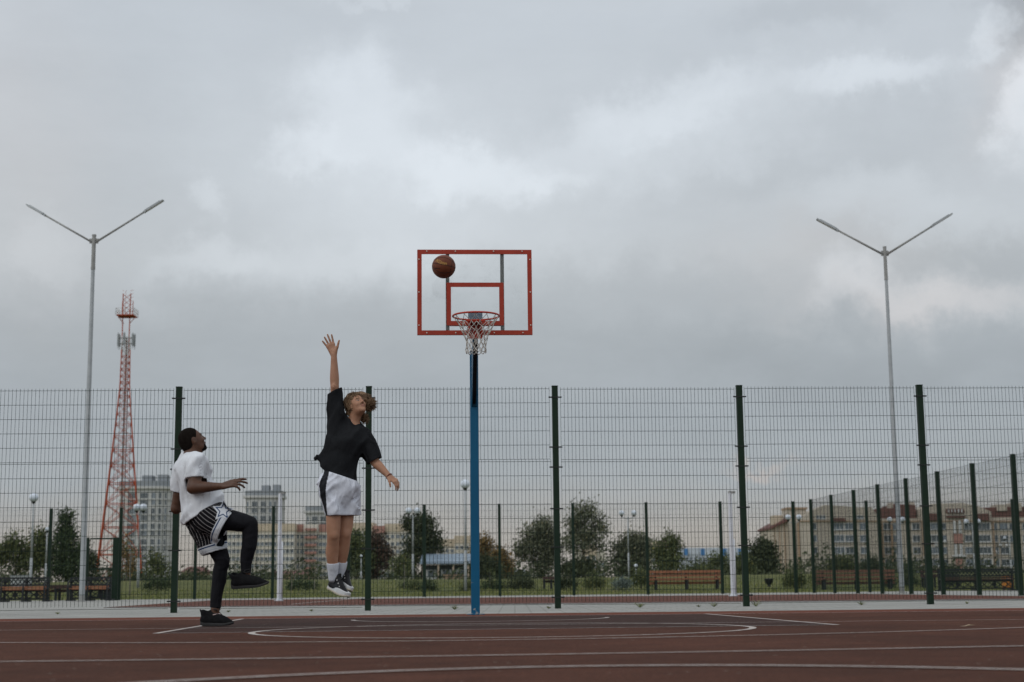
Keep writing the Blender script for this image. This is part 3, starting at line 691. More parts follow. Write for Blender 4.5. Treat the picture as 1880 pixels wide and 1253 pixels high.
for px in (1754, 1764):
    for (a_, c_) in ((957, 980), (1000, 1024)): gable([(px - 2, a_), (px + 2, a_), (px + 2, c_), (px - 2, c_)], M_wframe, 'column', -1.9, back=-1.25)
gable([(1748, 1020), (1772, 1020), (1772, 1022.5), (1748, 1022.5)], M_wframe, 'balcony_ledge', -2.2)
for (pa, pb_) in ((1470, 1618), (1620, 1692), (1693, 1824), (1825, 1990)):
    gable([(pa, 956.5), (pb_, 956.5), (pb_, 958.5), (pa, 958.5)], M_beiged, 'cornice', -1.5 if pa in (1470, 1693) else -.4, back=0)
for px in (1468, 1622, 1640, 1696, 1826): gable([(px - 1, 958), (px + 1, 958), (px + 1, 1075), (px - 1, 1075)], M_beiged, 'downpipe', -1.55, back=-1.2 if px in (1696,) else -.1)
rows = (967, 989, 1011, 1033, 1054)
cols = [(1497, 1, 0), (1540, 3, 0), (1561, 2, 0), (1588, 2, 0), (1634, 2, 1), (1646, 1, 1), (1687, 2, 1), (1716, 3, 0), (1735, 1, 0), (1780, 2, 0), (1790, 1, 0), (1809, 3, 0), (1829, 2, 1), (1848, 2, 1), (1866, 2, 1), (1890, 2, 1), (1912, 2, 1), (1935, 2, 1)]
for (px, n_, rec) in cols:
    for ry in rows:
        if rb_.random() < .04: continue
        pane = M_pane if rb_.random() < .6 else M_paneb
        window(root, X(px) - ox, (-0.06 if rec else -1.26), Z(ry, px), .95 * n_ if n_ > 1 else 1.0, 1.45, pane, n_ - 1)
for (px) in (1504, 1510, 1516, 1574, 1580, 1586): window(root, X(px) - ox, -1.26, Z(950, px), .55, .7, M_paneb, 0)
for (px, py) in ((1719, 1001), (1831, 1014), (1839, 1001), (1851, 1002), (1735, 995), (1762, 1021), (1698, 1024)):
    b = MB(); b.sphere((X(px) - ox, -1.6 if px < 1824 else -.5, Z(py, px)), .45, 10, 6, (1, .6, 1)); b.tube([(X(px) - ox, -.9 if px < 1824 else -.2, Z(py, px)), (X(px) - ox, .2, Z(py, px))], .06, 6); b.build('satellite_dish', M_wframe, root, True)

def tower(label, pxa, pxb, ytop, Y, cren=True, right_grey=True):
    z0 = gz(Y); xa, xb = sx(pxa, Y), sx(pxb, Y); w = xb - xa; xm = (xa + xb) / 2; H = szz(pxb, ytop, Y) - z0
    root = thing('residential_tower', label, 'building', (xm, Y, z0), 0, 'rounded grey apartment towers')
    def bow(b, za, zb, grow=0.0, n=14):
        pts = [(-w / 2 - grow, 12)]
        for i in range(n + 1):
            t = -1 + 2 * i / n; pts.append((t * (w / 2 + grow), 2.6 * t * t * t * t + 1.2 * t - 1.2 - grow))
        pts.append((w / 2 + grow, 12)); b.poly(pts, za, zb)
    b = MB(); bow(b, 0, H - 4.0); b.build('wall', M_towerw, root)
    b = MB(); bow(b, H - 4.0, H - 3.0, .9); b.build('cornice', M_towerw, root)
    b = MB(); bow(b, H - 3.0, H - .9, .3); b.build('parapet', M_towerg, root)
    b = MB(); b.box((w * .02, 6, H), (w * .22, 5, 3.2)); b.box((w * .33, 6, H + .1), (w * .2, 5, 3.4)); b.build('roof_housing', M_towerg, root)
    nf = int((H - 5) / 3.0)
    for i in range(1, nf, 2):
        b = MB(); z = H - 5.0 - i * 3.0; bow(b, z - .28, z + .28, .35); b.build('floor_band', M_towerw, root)
    # tall glazing strips, two storeys each
    k = 0
    for i in range(0, nf - 1, 2):
        z = H - 5.0 - i * 3.0 - 2.9
        for t in (-.84, -.52, -.36, -.02, .12, .42, .66, .86):
            if k >= 96: break
            wv = w * (.075 if abs(t) < .7 else .06); y = 2.6 * t ** 4 + 1.2 * t - 1.2
            o = window(root, t * w / 2, y - .12, z, wv, 4.6, M_pane if (k * 7) % 5 else M_paneb, 1, 'window'); k += 1
    return root
tower('wide rounded grey apartment tower with dark top floor, standing behind the red lattice mast', 214, 304, 879, 600)
tower('pale rounded apartment tower rising behind the raised knee of the man in white', 448, 513, 897, 650)
tower('pale rounded apartment tower half hidden behind the white shorts of the jumping man', 560, 622, 926, 700)

def slab(label, segs, Y, name='apartment_block', floors=9, wpx=9.0, group=None):
    """segs: (px0, px1, ytop, wall material, top band material)"""
    z0 = gz(Y); pa, pb_ = segs[0][0], segs[-1][1]; xm = (sx(pa, Y) + sx(pb_, Y)) / 2
    root = thing(name, label, 'building', (xm, Y, z0), 0, group); n = 0
    for i, (p0, p1, yt, mw, mt) in enumerate(segs):
        xa, xb = sx(p0, Y) - xm, sx(p1, Y) - xm; H = szz((p0 + p1) / 2, yt, Y) - z0; dy = -1.2 * (i % 2)
        b = MB(); b.box(((xa + xb) / 2, 7 + dy, (H - 3) / 2), (xb - xa - .02, 14, H - 3)); b.build('wall', mw, root)
        b = MB(); b.box(((xa + xb) / 2, 7 + dy, H - 1.5), (xb - xa + .3, 14.6, 3)); b.build('attic_band', mt, root)
        for kx in range(max(1, int((p1 - p0) / wpx))):
            px = p0 + (kx + .5) * (p1 - p0) / max(1, int((p1 - p0) / wpx))
            for f in range(min(floors, int((H - 3) / 2.9))):
                if n >= 98: break
                n += 1; window(root, sx(px, Y) - xm, dy - .06, H - 4.9 - f * 2.9, 1.25, 1.3, M_paneb if rb_.random() < .6 else M_pane, 1)
    return root
slab('cream apartment block with ochre top band behind the raised leg of the man in white', [(408, 440, 962, M_pale, M_ochre), (440, 468, 962, M_cream, M_ochre), (468, 500, 962, M_cream, M_ochre), (500, 540, 962, M_pale, M_ochre)], 600, wpx=8, floors=6)
s2 = slab('cream apartment block with rust red balcony strips behind the legs of the jumping man', [(540, 558, 963, M_pale, M_brick), (558, 584, 963, M_pale, M_pale), (584, 612, 963, M_cream, M_brick), (612, 650, 961, M_pale, M_ochre)], 606, wpx=7, floors=6)
Y = 606; xm = s2.location.x
for f in range(7):
    b = MB(); z = szz(570, 973 + f * 14.2, Y) - gz(Y); b.box((sx(571, Y) - xm, -2.6, z), (4.6, 1.2, 1.0)); b.build('balcony_front', M_brick, s2)
slab('pale apartment block with ochre and red cornice right of the jumping man', [(650, 685, 960, M_pale, M_ochre), (685, 706, 966, M_pale, M_brick), (706, 735, 962, M_cream, M_ochre), (735, 762, 962, M_pale, M_ochre)], 598, wpx=8, floors=6)
slab('low cream building showing above the pavilion roof beside the blue hoop post', [(808, 835, 990, M_cream, M_ochre), (835, 862, 984, M_cream, M_ochre)], 640, name='house_block', wpx=9, floors=3)
slab('cream and orange building glimpsed through the two tall willows', [(1058, 1075, 1008, M_cream, M_cream), (1075, 1096, 1000, M_ochre, M_ochre), (1096, 1112, 1012, M_cream, M_cream)], 560, name='house_block', wpx=8, floors=3)
slab('sand coloured building behind the shrubby trees left of the far wooden bench', [(1196, 1226, 994, M_cream, M_ochre), (1226, 1240, 1000, M_cream, M_cream)], 640, name='house_block', wpx=9, floors=4)
Y = 690
s3 = slab('bluish white panel block with bright blue accents, low behind the wooden bench', [(1250, 1290, 1006, M_whiteb, M_whiteb), (1290, 1330, 1006, M_whiteb, M_whiteb), (1330, 1372, 1006, M_whiteb, M_whiteb), (1372, 1405, 1008, M_whiteb, M_whiteb)], Y, wpx=8, floors=3)
xm = s3.location.x
for px in (1260, 1291, 1331, 1360, 1386):
    b = MB(); b.box((sx(px, Y) - xm, -1.6, szz(px, 1014, Y) - gz(Y)), (1.7, .3, 2.9)); b.build('blue_panel', M_bluep, s3)
# low brown buildings and the pavilion
def low(label, p0, p1, yt, Y, wall, roofm, pitch=0.6, name='low_building', cat='building'):
    z0 = gz(Y); xa, xb = sx(p0, Y), sx(p1, Y); xm = (xa + xb) / 2; H = szz(p1, yt, Y) - z0; w = xb - xa
    root = thing(name, label, cat, (xm, Y, z0)); b = MB(); b.box((0, 4, H * (1 - pitch * .5) / 2), (w, 8, H * (1 - pitch * .5))); b.build('wall', wall, root)
    b = MB(); gable_roof(b, -w / 2, w / 2, 0, 8, H * (1 - pitch * .5), H, .5); b.build('roof', roofm, root)
    for i in range(max(2, int(w / 4))): window(root, -w / 2 + (i + .5) * w / max(2, int(w / 4)), -.06, H * .38, 1.2, 1.0, M_pane, 1)
    return root
low('long low brown building on the lawn between the two players', 492, 566, 1047, 320, M_beiged, M_roofr)
low('low brown house with red roof left of the standing leg of the man in white', 333, 372, 1040, 330, M_beiged, M_roofr)
low('small grey house with dark roof beside the autumn trees behind the hoop post', 930, 968, 1045, 350, M_towerw, M_towerg)
Y = 170.0; z0 = gz(Y); xa, xb = sx(777, Y), sx(862, Y); w = xb - xa; xm = (xa + xb) / 2
root = thing('park_pavilion', 'small white park pavilion with a blue grey roof, left of the blue hoop post', 'pavilion', (xm, Y, z0))
Hp = szz(820, 1016, Y) - z0; He = szz(820, 1034, Y) - z0
b = MB(); b.add([(-w / 2 - .3, -1.6, He), (w / 2 + .3, -1.6, He), (w / 2 + .3, 3.5, Hp), (-w / 2 - .3, 3.5, Hp), (-w / 2 - .3, -1.6, He - .12), (w / 2 + .3, -1.6, He - .12), (w / 2 + .3, 3.5, He - .12), (-w / 2 - .3, 3.5, He - .12)], [(0, 1, 2, 3), (7, 6, 5, 4), (0, 4, 5, 1), (1, 5, 6, 2), (2, 6, 7, 3), (3, 7, 4, 0)])
b.build('roof', mat('blue_grey_sheet_roof', (.22, .28, .34), .5, (.18, .23, .29), .8, .5), root)
b = MB(); b.box((0, 1.6, (He - .2) / 2), (w - .4, 3, He - .2)); b.build('wall', mat('dark_grey_soffit_wall', (.10, .11, .12), .8), root)
for i in range(3):
    b = MB(); b.box((-w / 2 + (i + .5) * w / 3, -.02, He * .36), (w / 3 - .5, .12, He * .55)); f = b.build('wall_panel', M_wframe, root)
    b = MB(); b.box((-w / 2 + (i + .5) * w / 3, -.09, He * .40), (w / 3 - 1.0, .04, He * .35)); b.build('pane', M_paneb, f)
for i in range(4):
    b = MB(); b.box((-w / 2 + .1 + i * (w - .2) / 3, -1.3, He / 2 - .1), (.18, .18, He - .2)); b.build('column', mat('tan_post', (.45, .36, .28), .8), root)
b = MB(); b.box((w * .2, -3.4, .45), (w * .5, .12, .5)); b.build('deck_rail', M_beiged, root)

# ------------------------------------------------------------------ lattice mast
Y = 250.0; z0 = gz(Y); a = at(218, Y); root = thing('lattice_mast', 'tall red and white lattice telecom mast with platform and antennas, at the left', 'tower', a)
M_mred = mat('mast_orange_red', (0.40, 0.075, 0.028), 0.7, (.32, .06, .025), 1, .5); M_mwhite = mat('mast_white', (0.50, 0.49, 0.48), 0.6); M_mgrey = mat('antenna_grey', (0.24, 0.26, 0.27), 0.6)
Ht = szz(228, 620, Y) - z0; Hf = szz(236, 540, Y) - z0
def half(z):
    t = z / Ht
    if t < .80: return 2.95 * (1 - t / .80) ** 1.08 + .78
    return .78 - .12 * (t - .8) / .2
yaw = R(14)
def mp_(sx_, sy_, z):
    h = half(z); v = Matrix.Rotation(yaw, 3, 'Z') @ Vector((sx_ * h, sy_ * h, z)); return v
lev = [0]; 
while lev[-1] < Ht - .5: lev.append(lev[-1] + max(1.1, half(lev[-1]) * 1.35))
lev[-1] = Ht
cs = [(-1, -1), (1, -1), (1, 1), (-1, 1)]
for sgn in cs:
    zw0 = szz(235, 645, Y) - z0
    for part_, m_ in (([z for z in lev if z <= zw0 + 1.2], M_mred), ([z for z in lev if z >= zw0 - .3], M_mwhite)):
        b = MB(); b.tube([mp_(sgn[0], sgn[1], z) for z in part_], [.17 - .10 * z / Ht for z in part_], 6); b.build('leg', m_, root, True)
for i in range(len(lev) - 1):
    za, zb = lev[i], lev[i + 1]; white = za > zw0 - 1; b = MB(); tb = .07 if za < 20 else .05
    for j in range(4):
        p, q = cs[j], cs[(j + 1) % 4]
        b.tube([mp_(*p, zb), mp_(*q, zb)], tb, 5); b.tube([mp_(*p, za), mp_(*q, zb)], tb * .8, 5); b.tube([mp_(*q, za), mp_(*p, zb)], tb * .8, 5)
        if half(za) > 1.6: m1 = (mp_(*p, zb) + mp_(*q, zb)) / 2; b.tube([mp_(*p, za), m1], tb * .5, 4); b.tube([mp_(*q, za), m1], tb * .5, 4)
    b.build('brace_bay', M_mwhite if white else M_mred, root)
b = MB(); b.tube([(0, .3, 0), (0, .3, Ht)], .12, 6); b.tube([(.4, .3, 0), (.4, .3, Ht)], .05, 5)
for kq in range(int(Ht / .9)): b.box((.2, .3, kq * .9 + .5), (.4, .04, .05))
b.build('cable_ladder', mat('cable_brown', (.2, .13, .11), .7), root)
zp = szz(235, 581, Y) - z0; b = MB(); b.box((0, 0, zp), (2.8, 2.8, .18)); b.tube([(-1.45, 0, zp - .1), (-.5, 0, zp - 1.2)], .06, 5); b.tube([(1.45, 0, zp - .1), (.5, 0, zp - 1.2)], .06, 5); b.build('platform', M_mred, root)
b = MB()
for zz_ in (.55, 1.15): b.tube([(-1.5, -1.5, zp + zz_), (1.5, -1.5, zp + zz_), (1.5, 1.5, zp + zz_), (-1.5, 1.5, zp + zz_)], .035, 5, closed=True)
for q in range(7):
    t = -1.5 + q * .5
    for (x, y) in ((t, -1.5), (t, 1.5), (-1.5, t), (1.5, t)): b.tube([(x, y, zp), (x, y, zp + 1.15)], .03, 5)
b.build('railing', M_mwhite, root)
for s in (-1, 1):
    b = MB()
    b.tube([(s * .55, -.4, Ht - 3), (s * .62, -.4, Hf)], .09, 6); b.tube([(s * .85, .3, zp), (s * .9, .3, Hf - 1.2)], .06, 6)
    for q in range(8): b.tube([(s * .57, -.4, zp + q * .6), (s * .86, .3, zp + .3 + q * .6)], .03, 4)
    b.build('top_frame', M_mred, root)
b = MB(); 
for q in range(4): b.tube([(-.57, -.4, zp + q * .9), (.57, -.4, zp + .9 + q * .9)], .04, 4); b.tube([(.57, -.4, zp + q * .9), (-.57, -.4, zp + .9 + q * .9)], .04, 4)
b.tube([(-.3, 0, zp), (-.3, 0, Hf + .6)], .03, 5); b.build('top_bracing', M_mred, root)
za = szz(234, 625, Y) - z0
for (x, y) in ((-1.2, -.5), (-1.25, .6), (1.2, -.5), (1.25, .6), (0, -1.3)):
    b = MB(); b.box((x, y, za), (.28, .2, 2.0)); b.tube([(x * .3, y * .3, za + .4), (x, y, za + .4)], .05, 5); b.tube([(x * .3, y * .3, za - .6), (x, y, za - .6)], .05, 5); b.tube([(x * 1.02, y * 1.02, za - 1.5), (x * 1.02, y * 1.02, za + 1.2)], .05, 5); b.build('antenna', M_mgrey, root)
b = MB(); b.box((0, 0, za + .3), (2.4, .1, .12)); b.build('antenna_mount', M_mgrey, root)

# ================================================================== GLOBE LAMPS
M_globe = mat('milky_globe', (0.62, 0.67, 0.74), 0.25, (0.56, 0.61, 0.68), 3, 0.5); M_lpole = mat('pale_lamp_post', (0.36, 0.38, 0.39), 0.6, (.3, .32, .33), 3, .5)
def globe_lamp(px, py, Y, label, twin=0.0, r=.21):
    a = at(px, Y); zc = szz(px, py, Y) - a.z; root = thing('globe_lamp', label, 'park lamp', a, 0, 'globe park lamps')
    b = MB(); hp = zc - r - .05; b.tube([(0, 0, 0), (0, 0, hp * .4)], [.065, .06], 10); b.tube([(0, 0, hp * .4), (0, 0, hp)], [.05, .035], 10); b.build('post', M_lpole, root, True)
    if twin:
        b = MB(); b.tube([(-twin, 0, hp - .02), (-twin * .5, 0, hp - .12), (0, 0, hp - .14), (twin * .5, 0, hp - .12), (twin, 0, hp - .02)], .025, 6); b.build('arm', M_lpole, root, True)
    for s in ((-1, 1) if twin else (0,)):
        b = MB(); b.sphere((s * twin, 0, zc), r, 18, 12, (1, 1, .95)); g = b.build('globe', M_globe, root, True)
        b = MB(); b.lathe((s * twin, 0, zc - r - .09), [(.03, 0), (.05, .04), (.10, .11)], 10); b.build('globe_holder', M_clamp, g)
    return root
for args in [(55, 914, 66, 'white globe lamp nearest the left edge of the picture', 0, .20), (83, 972, 92, 'small white globe lamp in front of the tall dark poplar', 0, .13),
             (253, 932, 76, 'twin white globe lamp beside the red lattice mast', .16, .19), (758, 938, 92, 'twin white globe lamp above the dark broad tree left of the pavilion', .25, .20),
             (855, 889, 64, 'single white globe lamp touching the left side of the blue hoop post', 0, .20), (1155, 942, 95, 'twin white globe lamp between two willowy trees right of the hoop', .38, .17),
             (1461, 950, 96, 'twin white globe lamp in front of the left gable of the beige block', .34, .18), (1650, 954, 100, 'twin white globe lamp beside the right floodlight pole', .42, .17),
             (1790, 958, 100, 'twin white globe lamp in front of the middle gable of the beige block', .38, .18), (1857, 988, 118, 'small twin white globe lamp near the right edge of the picture', .36, .13),
             (663, 1021, 120, 'tiny white globe lamp low in the trees between the jumping man and the fence post', 0, .10), (1168, 1039, 110, 'low white globe lamp above the bushes left of the wooden bench', 0, .13)]:
    globe_lamp(*args)

# ================================================================== BENCHES AND SMALL THINGS
M_wood = mat('orange_brown_slat', (0.30, 0.13, 0.07), 0.6, (0.22, 0.095, 0.055), 6, 0.5); M_woodd = mat('dark_brown_slat', (0.065, 0.038, 0.032), 0.6, (0.05, 0.03, 0.026), 6, .5); M_iron = mat('black_cast_iron', (0.02, 0.022, 0.024), 0.5)
def ornate_bench(px, Y, w, label, rz=0.0, sections=2, dark=False):
    a = at(px, Y); root = thing('ornate_bench', label, 'bench', a, rz, 'black lattice benches'); h = .74; b = MB()
    xs_ = [-w / 2 + w * i / sections for i in range(sections + 1)]
    for x in xs_: b.box((x, -.02, h / 2 + .03), (.07, .07, h)); b.box((x, .0, .03), (.22, .42, .05)); b.tube([(x, -.05, .40), (x, -.40, .42), (x, -.42, .05)], .03, 6); b.tube([(x, 0, .62), (x, -.35, .62), (x, -.4, .45)], .025, 6)
    for z in (h, .52, .34, .09): b.box((0, -.02, z), (w, .05, .055))
    b.build('frame', M_iron, root)
    b = MB(); n = int(w / .13)
    for i in range(n):
        x = -w / 2 + w * i / n; d = w / n
        b.bar((x, -.02, .54), (x + d, -.02, h - .02), .026); b.bar((x + d, -.02, .54), (x, -.02, h - .02), .026)
    n = int(w / .26)
    for i in range(n):
        x = -w / 2 + w * i / n; d = w / n
        b.bar((x, -.02, .11), (x + d, -.02, .33), .030); b.bar((x + d, -.02, .11), (x, -.02, .33), .030)
    for s in range(sections):
        xc = (xs_[s] + xs_[s + 1]) / 2; b.add([(xc + p, -.045, .22 + q) for p, q in ((-.09, 0), (0, -.12), (.09, 0), (0, .13))], [(0, 1, 2, 3)]); b.box((xc, -.02, .22), (.09, .03, .12))
    b.build('lattice_back', M_iron, root)
    b = MB()
    for z in (.39, .455): b.box((0, -.055, z), (w - .08, .025, .055))
    for y in (-.15, -.24, -.33): b.box((0, y, .40), (w - .05, .07, .03))
    b.build('slat', M_woodd if dark else M_wood, root)
    return root
ornate_bench(28, 48.5, 2.0, 'black lattice bench with an orange wooden strip, cut by the left edge of the picture', 0.03, 3)
ornate_bench(166, 50.6, 1.28, 'small black lattice bench with an orange strip just behind the left floodlight pole', 0, 2)
ornate_bench(1792, 52.5 + 1.5, 2.55, 'dark lattice bench in front of the beige block, left of the orange bin', 0, 2, True)
def slat_bench(px, Y, w, label, m, h=.78, group='long slatted benches', low=False):
    a = at(px, Y); root = thing('park_bench', label, 'bench', a, 0, group)
    n = 2 if low else 4
    for i in range(n):
        b = MB(); z = h - .075 - i * .15; b.box((0, .02 * i, z), (w, .04, .105)); b.build('back_slat', m, root)
    for i in range(3): b = MB(); b.box((0, -.12 - i * .12, .42), (w, .1, .035)); b.build('seat_slat', m, root)
    for x in (-w * .42, 0, w * .42): b = MB(); b.box((x, .06, (h - .1) / 2), (.09, .06, h - .1)); b.box((x, -.2, .38), (.07, .5, .05)); b.box((x, -.38, .19), (.08, .06, .38)); b.build('leg', M_iron, root)
    return root
slat_bench(1260, 62.5, 2.95, 'long reddish wooden slatted bench on the grass, left of the right hand volleyball post', M_wood, .80)
slat_bench(1572, 60.0, 3.05, 'long dull wooden slatted bench behind the side fence, in front of the beige block', mat('faded_slat', (.20, .10, .065), .7, (.16, .08, .055), 5, .5), .78)
slat_bench(108, 53.8, 1.0, 'dark brown bench between the two black lattice benches', M_woodd, .56, None, True)
slat_bench(203, 54.2, .5, 'dark brown bench end just right of the small lattice bench', M_woodd, .58, None, True)
slat_bench(1012, 66, .72, 'short dark bench in the grass behind the third tall fence post', M_woodd, .55, None, True)
slat_bench(1712, 62, .9, 'short dark bench left of the dark lattice bench at the right', M_woodd, .7, None, True)
a = at(1851, 55); root = thing('litter_bin', 'bright orange litter bin beside the dark lattice bench at the right', 'litter bin', a)
b = MB(); b.box((0, 0, .30), (.33, .3, .44)); b.build('bin_body', mat('orange_paint', (.62, .23, .03), .5), root); b = MB(); b.box((0, 0, .535), (.37, .34, .03)); b.box((-.15, 0, .04), (.03, .26, .08)); b.box((.15, 0, .04), (.03, .26, .08)); b.build('bin_lid', M_woodd, root); b = MB(); b.box((0, -.155, .40), (.16, .008, .05)); b.build('bin_label', M_wframe, root)
a = at(1412, 66); root = thing('bowl_planter', 'dark round bowl planter on the grass beside the dark tree left of the beige block', 'planter', a)
b = MB(); b.lathe((0, 0, 0), [(.10, 0), (.07, .04), (.06, .07), (.10, .11), (.17, .21), (.20, .33), (.21, .34), (.19, .35), (.17, .32)], 20); b.build('bowl', M_iron, root, True)
b = MB(); b.sphere((0, 0, .31), .16, 12, 6, (1, 1, .3)); b.build('soil', M_woodd, root, True)
a = at(37, 84); root = thing('utility_cabinet', 'pale grey utility cabinet on the grass behind the left lattice bench', 'cabinet', a)
b = MB(); b.box((0, 0, .33), (.95, .4, .5)); b.box((0, 0, .04), (.85, .35, .08)); b.build('cabinet_body', mat('pale_grey_paint', (.36, .38, .38), .6), root); b = MB(); b.box((0, 0, .60), (1.02, .46, .04)); b.build('cabinet_roof', M_towerg, root)
for s in (-1, 1): b = MB(); b.box((s * .235, -.205, .33), (.45, .012, .44)); b.build('door', mat('pale_grey_paint', (.36, .38, .38), .6), root)

# ================================================================== TREES
def leafmat(name, c1, c2, c3=None):
    m = bpy.data.materials.new(name); m.use_nodes = True; nt = m.node_tree; c1, c2, c3 = [tuple(v * 1.45 for v in t) if t else None for t in (c1, c2, c3)]; b = nt.nodes['Principled BSDF']
    ge = N(nt, 'ShaderNodeNewGeometry'); c = ramp(nt, ge.outputs['Random Per Island'], [(0, c1), (.6, c2), (.93, c2), (1.0, c3 or c2)])
    nt.links.new(c, b.inputs['Base Color']); b.inputs['Roughness'].default_value = .75; b.inputs['Specular IOR Level'].default_value = .05
    return m
LM = {'green': leafmat('mid_green_leaf', (.048, .058, .027), (.080, .093, .044), (.16, .14, .05)), 'dark': leafmat('dark_green_leaf', (.030, .038, .022), (.048, .056, .032), (.07, .075, .04)),
      'willow': leafmat('grey_green_leaf', (.065, .072, .048), (.110, .118, .078), (.17, .15, .08)), 'autumn': leafmat('rust_and_ochre_leaf', (.085, .060, .030), (.145, .100, .045), (.25, .165, .055)),
      'wine': leafmat('purple_brown_leaf', (.045, .035, .028), (.070, .048, .038), (.09, .07, .04)), 'fir': leafmat('fir_needle', (.022, .036, .02), (.05, .066, .035), (.08, .085, .04)),
      'blue': leafmat('blue_fir_needle', (.07, .09, .08), (.12, .145, .13))}
M_bark = mat('grey_brown_bark', (.085, .068, .052), .9, (.05, .042, .035), 4, .5); M_birch = mat('pale_trunk', (.30, .28, .24), .9, (.12, .11, .09), 6, .4)
def leaves(blobs, n, size, rnd, clump=14, dens=.55, flat=1.0):
    V = []; F = []; w = np.array([b_[3] * b_[4] * b_[5] for b_ in blobs]); w = w ** .75; w /= w.sum(); per = (w * n / clump).astype(int) + 1
    for b_, m_ in zip(blobs, per):
        for _ in range(m_):
            while True:
                d = Vector((rnd.gauss(0, 1), rnd.gauss(0, 1), rnd.gauss(0, 1))).normalized(); r = rnd.random() ** dens
                if r > .12: break
            c = Vector((b_[0] + d.x * b_[3] * r, b_[1] + d.y * b_[4] * r, b_[2] + d.z * b_[5] * r)); cr = size * rnd.uniform(1.2, 2.6)
            for _ in range(clump):
                o = Vector((rnd.gauss(0, .5), rnd.gauss(0, .5), rnd.gauss(0, .5))) * cr; p = c + o; s = size * rnd.uniform(.45, 1.0)
                a = Vector((rnd.gauss(0, 1), rnd.gauss(0, 1), rnd.gauss(0, 1) * flat)).normalized(); u = a.orthogonal().normalized(); v = a.cross(u); k = len(V)
                V += [p - u * s * .5, p + v * s * .32, p + u * s * .5, p - v * s * .32]; F.append((k, k + 1, k + 2, k + 3))
    return V, F
def tree(name, label, px, ytop, Y, blobs, kind, n, group=None, size=None, trunk=True, bark=None, tr=.02, seed=0, cat='tree'):
    """blobs in photograph pixels: (cx, cy, half width, half height) turned into metres at depth Y"""
    rnd = random.Random(seed or int(px * 7 + Y)); a = at(px, Y); k = Y / FPX; root = thing(name, label, cat, a, 0, group)
    B = []
    for (cx, cy, hw, hh) in blobs:
        p = P(cx, cy, Y); B.append((p.x - a.x, rnd.uniform(-.3, .3) * hw * k, p.z - a.z, hw * k, hw * k * .9, hh * k))
    size = size or 6.0 * k
    V, F = leaves(B, n, size, rnd); b = MB(); b.add(V, F); b.build('crown', LM[kind], root)
    if trunk:
        H = max(q[2] + q[5] * .5 for q in B); b = MB(); r0 = H * tr
        path = [(0, 0, -.05), (rnd.uniform(-.02, .02) * H, 0, H * .3), (rnd.uniform(-.03, .03) * H, 0, H * .6), (0, 0, H)]
        b.tube(path, [r0, r0 * .75, r0 * .5, r0 * .12], 8)
        for q in B:
            for _ in range(3):
                s = Vector(path[1]).lerp(Vector(path[2]), rnd.random()); e = Vector((q[0] + rnd.uniform(-.5, .5) * q[3], q[1] + rnd.uniform(-.4, .4) * q[4], q[2] + rnd.uniform(-.2, .6) * q[5])); mid = s.lerp(e, .5) + Vector((0, 0, -.04 * H)); b.tube([s, mid, e], [r0 * .42, r0 * .25, r0 * .08], 5)
        b.build('trunk', bark or M_bark, root, True)
    return root
tg = 'park trees behind the courts'
tree('park_tree', 'leafy green tree at the left edge, behind the first lattice bench', 28, 975, 150, [(28, 1000, 20, 24), (10, 1015, 20, 24), (40, 1025, 24, 26), (-14, 1020, 26, 28)], 'green', 5200, tg)
tree('park_tree', 'bushy green tree between the left globe lamp and the tall poplar', 72, 962, 150, [(74, 990, 14, 24), (64, 1022, 20, 30), (86, 1020, 16, 30)], 'green', 4500, tg)
tree('poplar_tree', 'tall dark conical poplar left of the left floodlight pole', 121, 933, 150, [(122, 949, 14, 15), (118, 968, 13, 14), (130, 980, 14, 16), (108, 985, 11, 12), (120, 1005, 25, 26), (124, 1038, 29, 28)], 'fir', 8000, tg)
tree('park_tree', 'low dark tree between the floodlight pole and the lattice mast', 163, 1000, 160, [(163, 1035, 14, 20), (152, 1020, 12, 22)], 'dark', 2500, tg)
tree('park_tree', 'sparse yellow green young tree in front of the rounded tower', 232, 990, 120, [(230, 1010, 15, 22), (238, 1035, 16, 20)], 'autumn', 800, tg, bark=M_birch)
tree('park_tree', 'thin green young tree right of the lattice mast', 283, 1005, 110, [(283, 1030, 16, 22), (296, 1045, 14, 14)], 'green', 1100, tg, bark=M_birch)
tree('park_tree', 'dark green tree just right of the jumping man, behind the fence post', 655, 972, 170, [(655, 995, 18, 22), (648, 1025, 22, 28), (668, 1030, 18, 26)], 'green', 5200, tg)
tree('park_tree', 'purple brown leaved tree right of the second tall fence post', 692, 975, 172, [(690, 995, 16, 20), (700, 1020, 20, 24), (684, 1040, 20, 20)], 'wine', 5000, tg)
tree('park_tree', 'broad dark tree with a rounded top under the twin globe lamp', 774, 944, 175, [(772, 965, 30, 22), (790, 995, 24, 26), (766, 1005, 28, 28), (752, 1035, 18, 26), (800, 1005, 14, 16), (748, 960, 12, 14)], 'dark', 8000, tg)
tree('park_tree', 'light green slim tree left of the pavilion', 738, 1020, 120, [(738, 1040, 16, 18)], 'green', 1300, tg)
tree('park_tree', 'rusty autumn tree right of the blue hoop post', 893, 985, 180, [(890, 1000, 16, 16), (880, 1030, 22, 26), (905, 1025, 16, 22)], 'autumn', 4200, tg)
tree('park_tree', 'yellow autumn tree just right of the small far fence post beyond the hoop', 922, 1005, 178, [(918, 1022, 12, 18), (928, 1040, 16, 18)], 'autumn', 2600, tg)
tree('park_tree', 'dark shrubby tree behind the hoop post foot', 880, 1015, 150, [(882, 1038, 18, 20), (900, 1045, 20, 16)], 'dark', 3200, tg)
tree('willow_tree', 'broad grey green willow left of the third tall fence post', 992, 948, 185, [(1000, 968, 24, 20), (985, 988, 34, 26), (1012, 1005, 26, 30), (968, 1010, 26, 20), (1002, 1035, 28, 22), (955, 1010, 12, 12)], 'willow', 8200, tg)
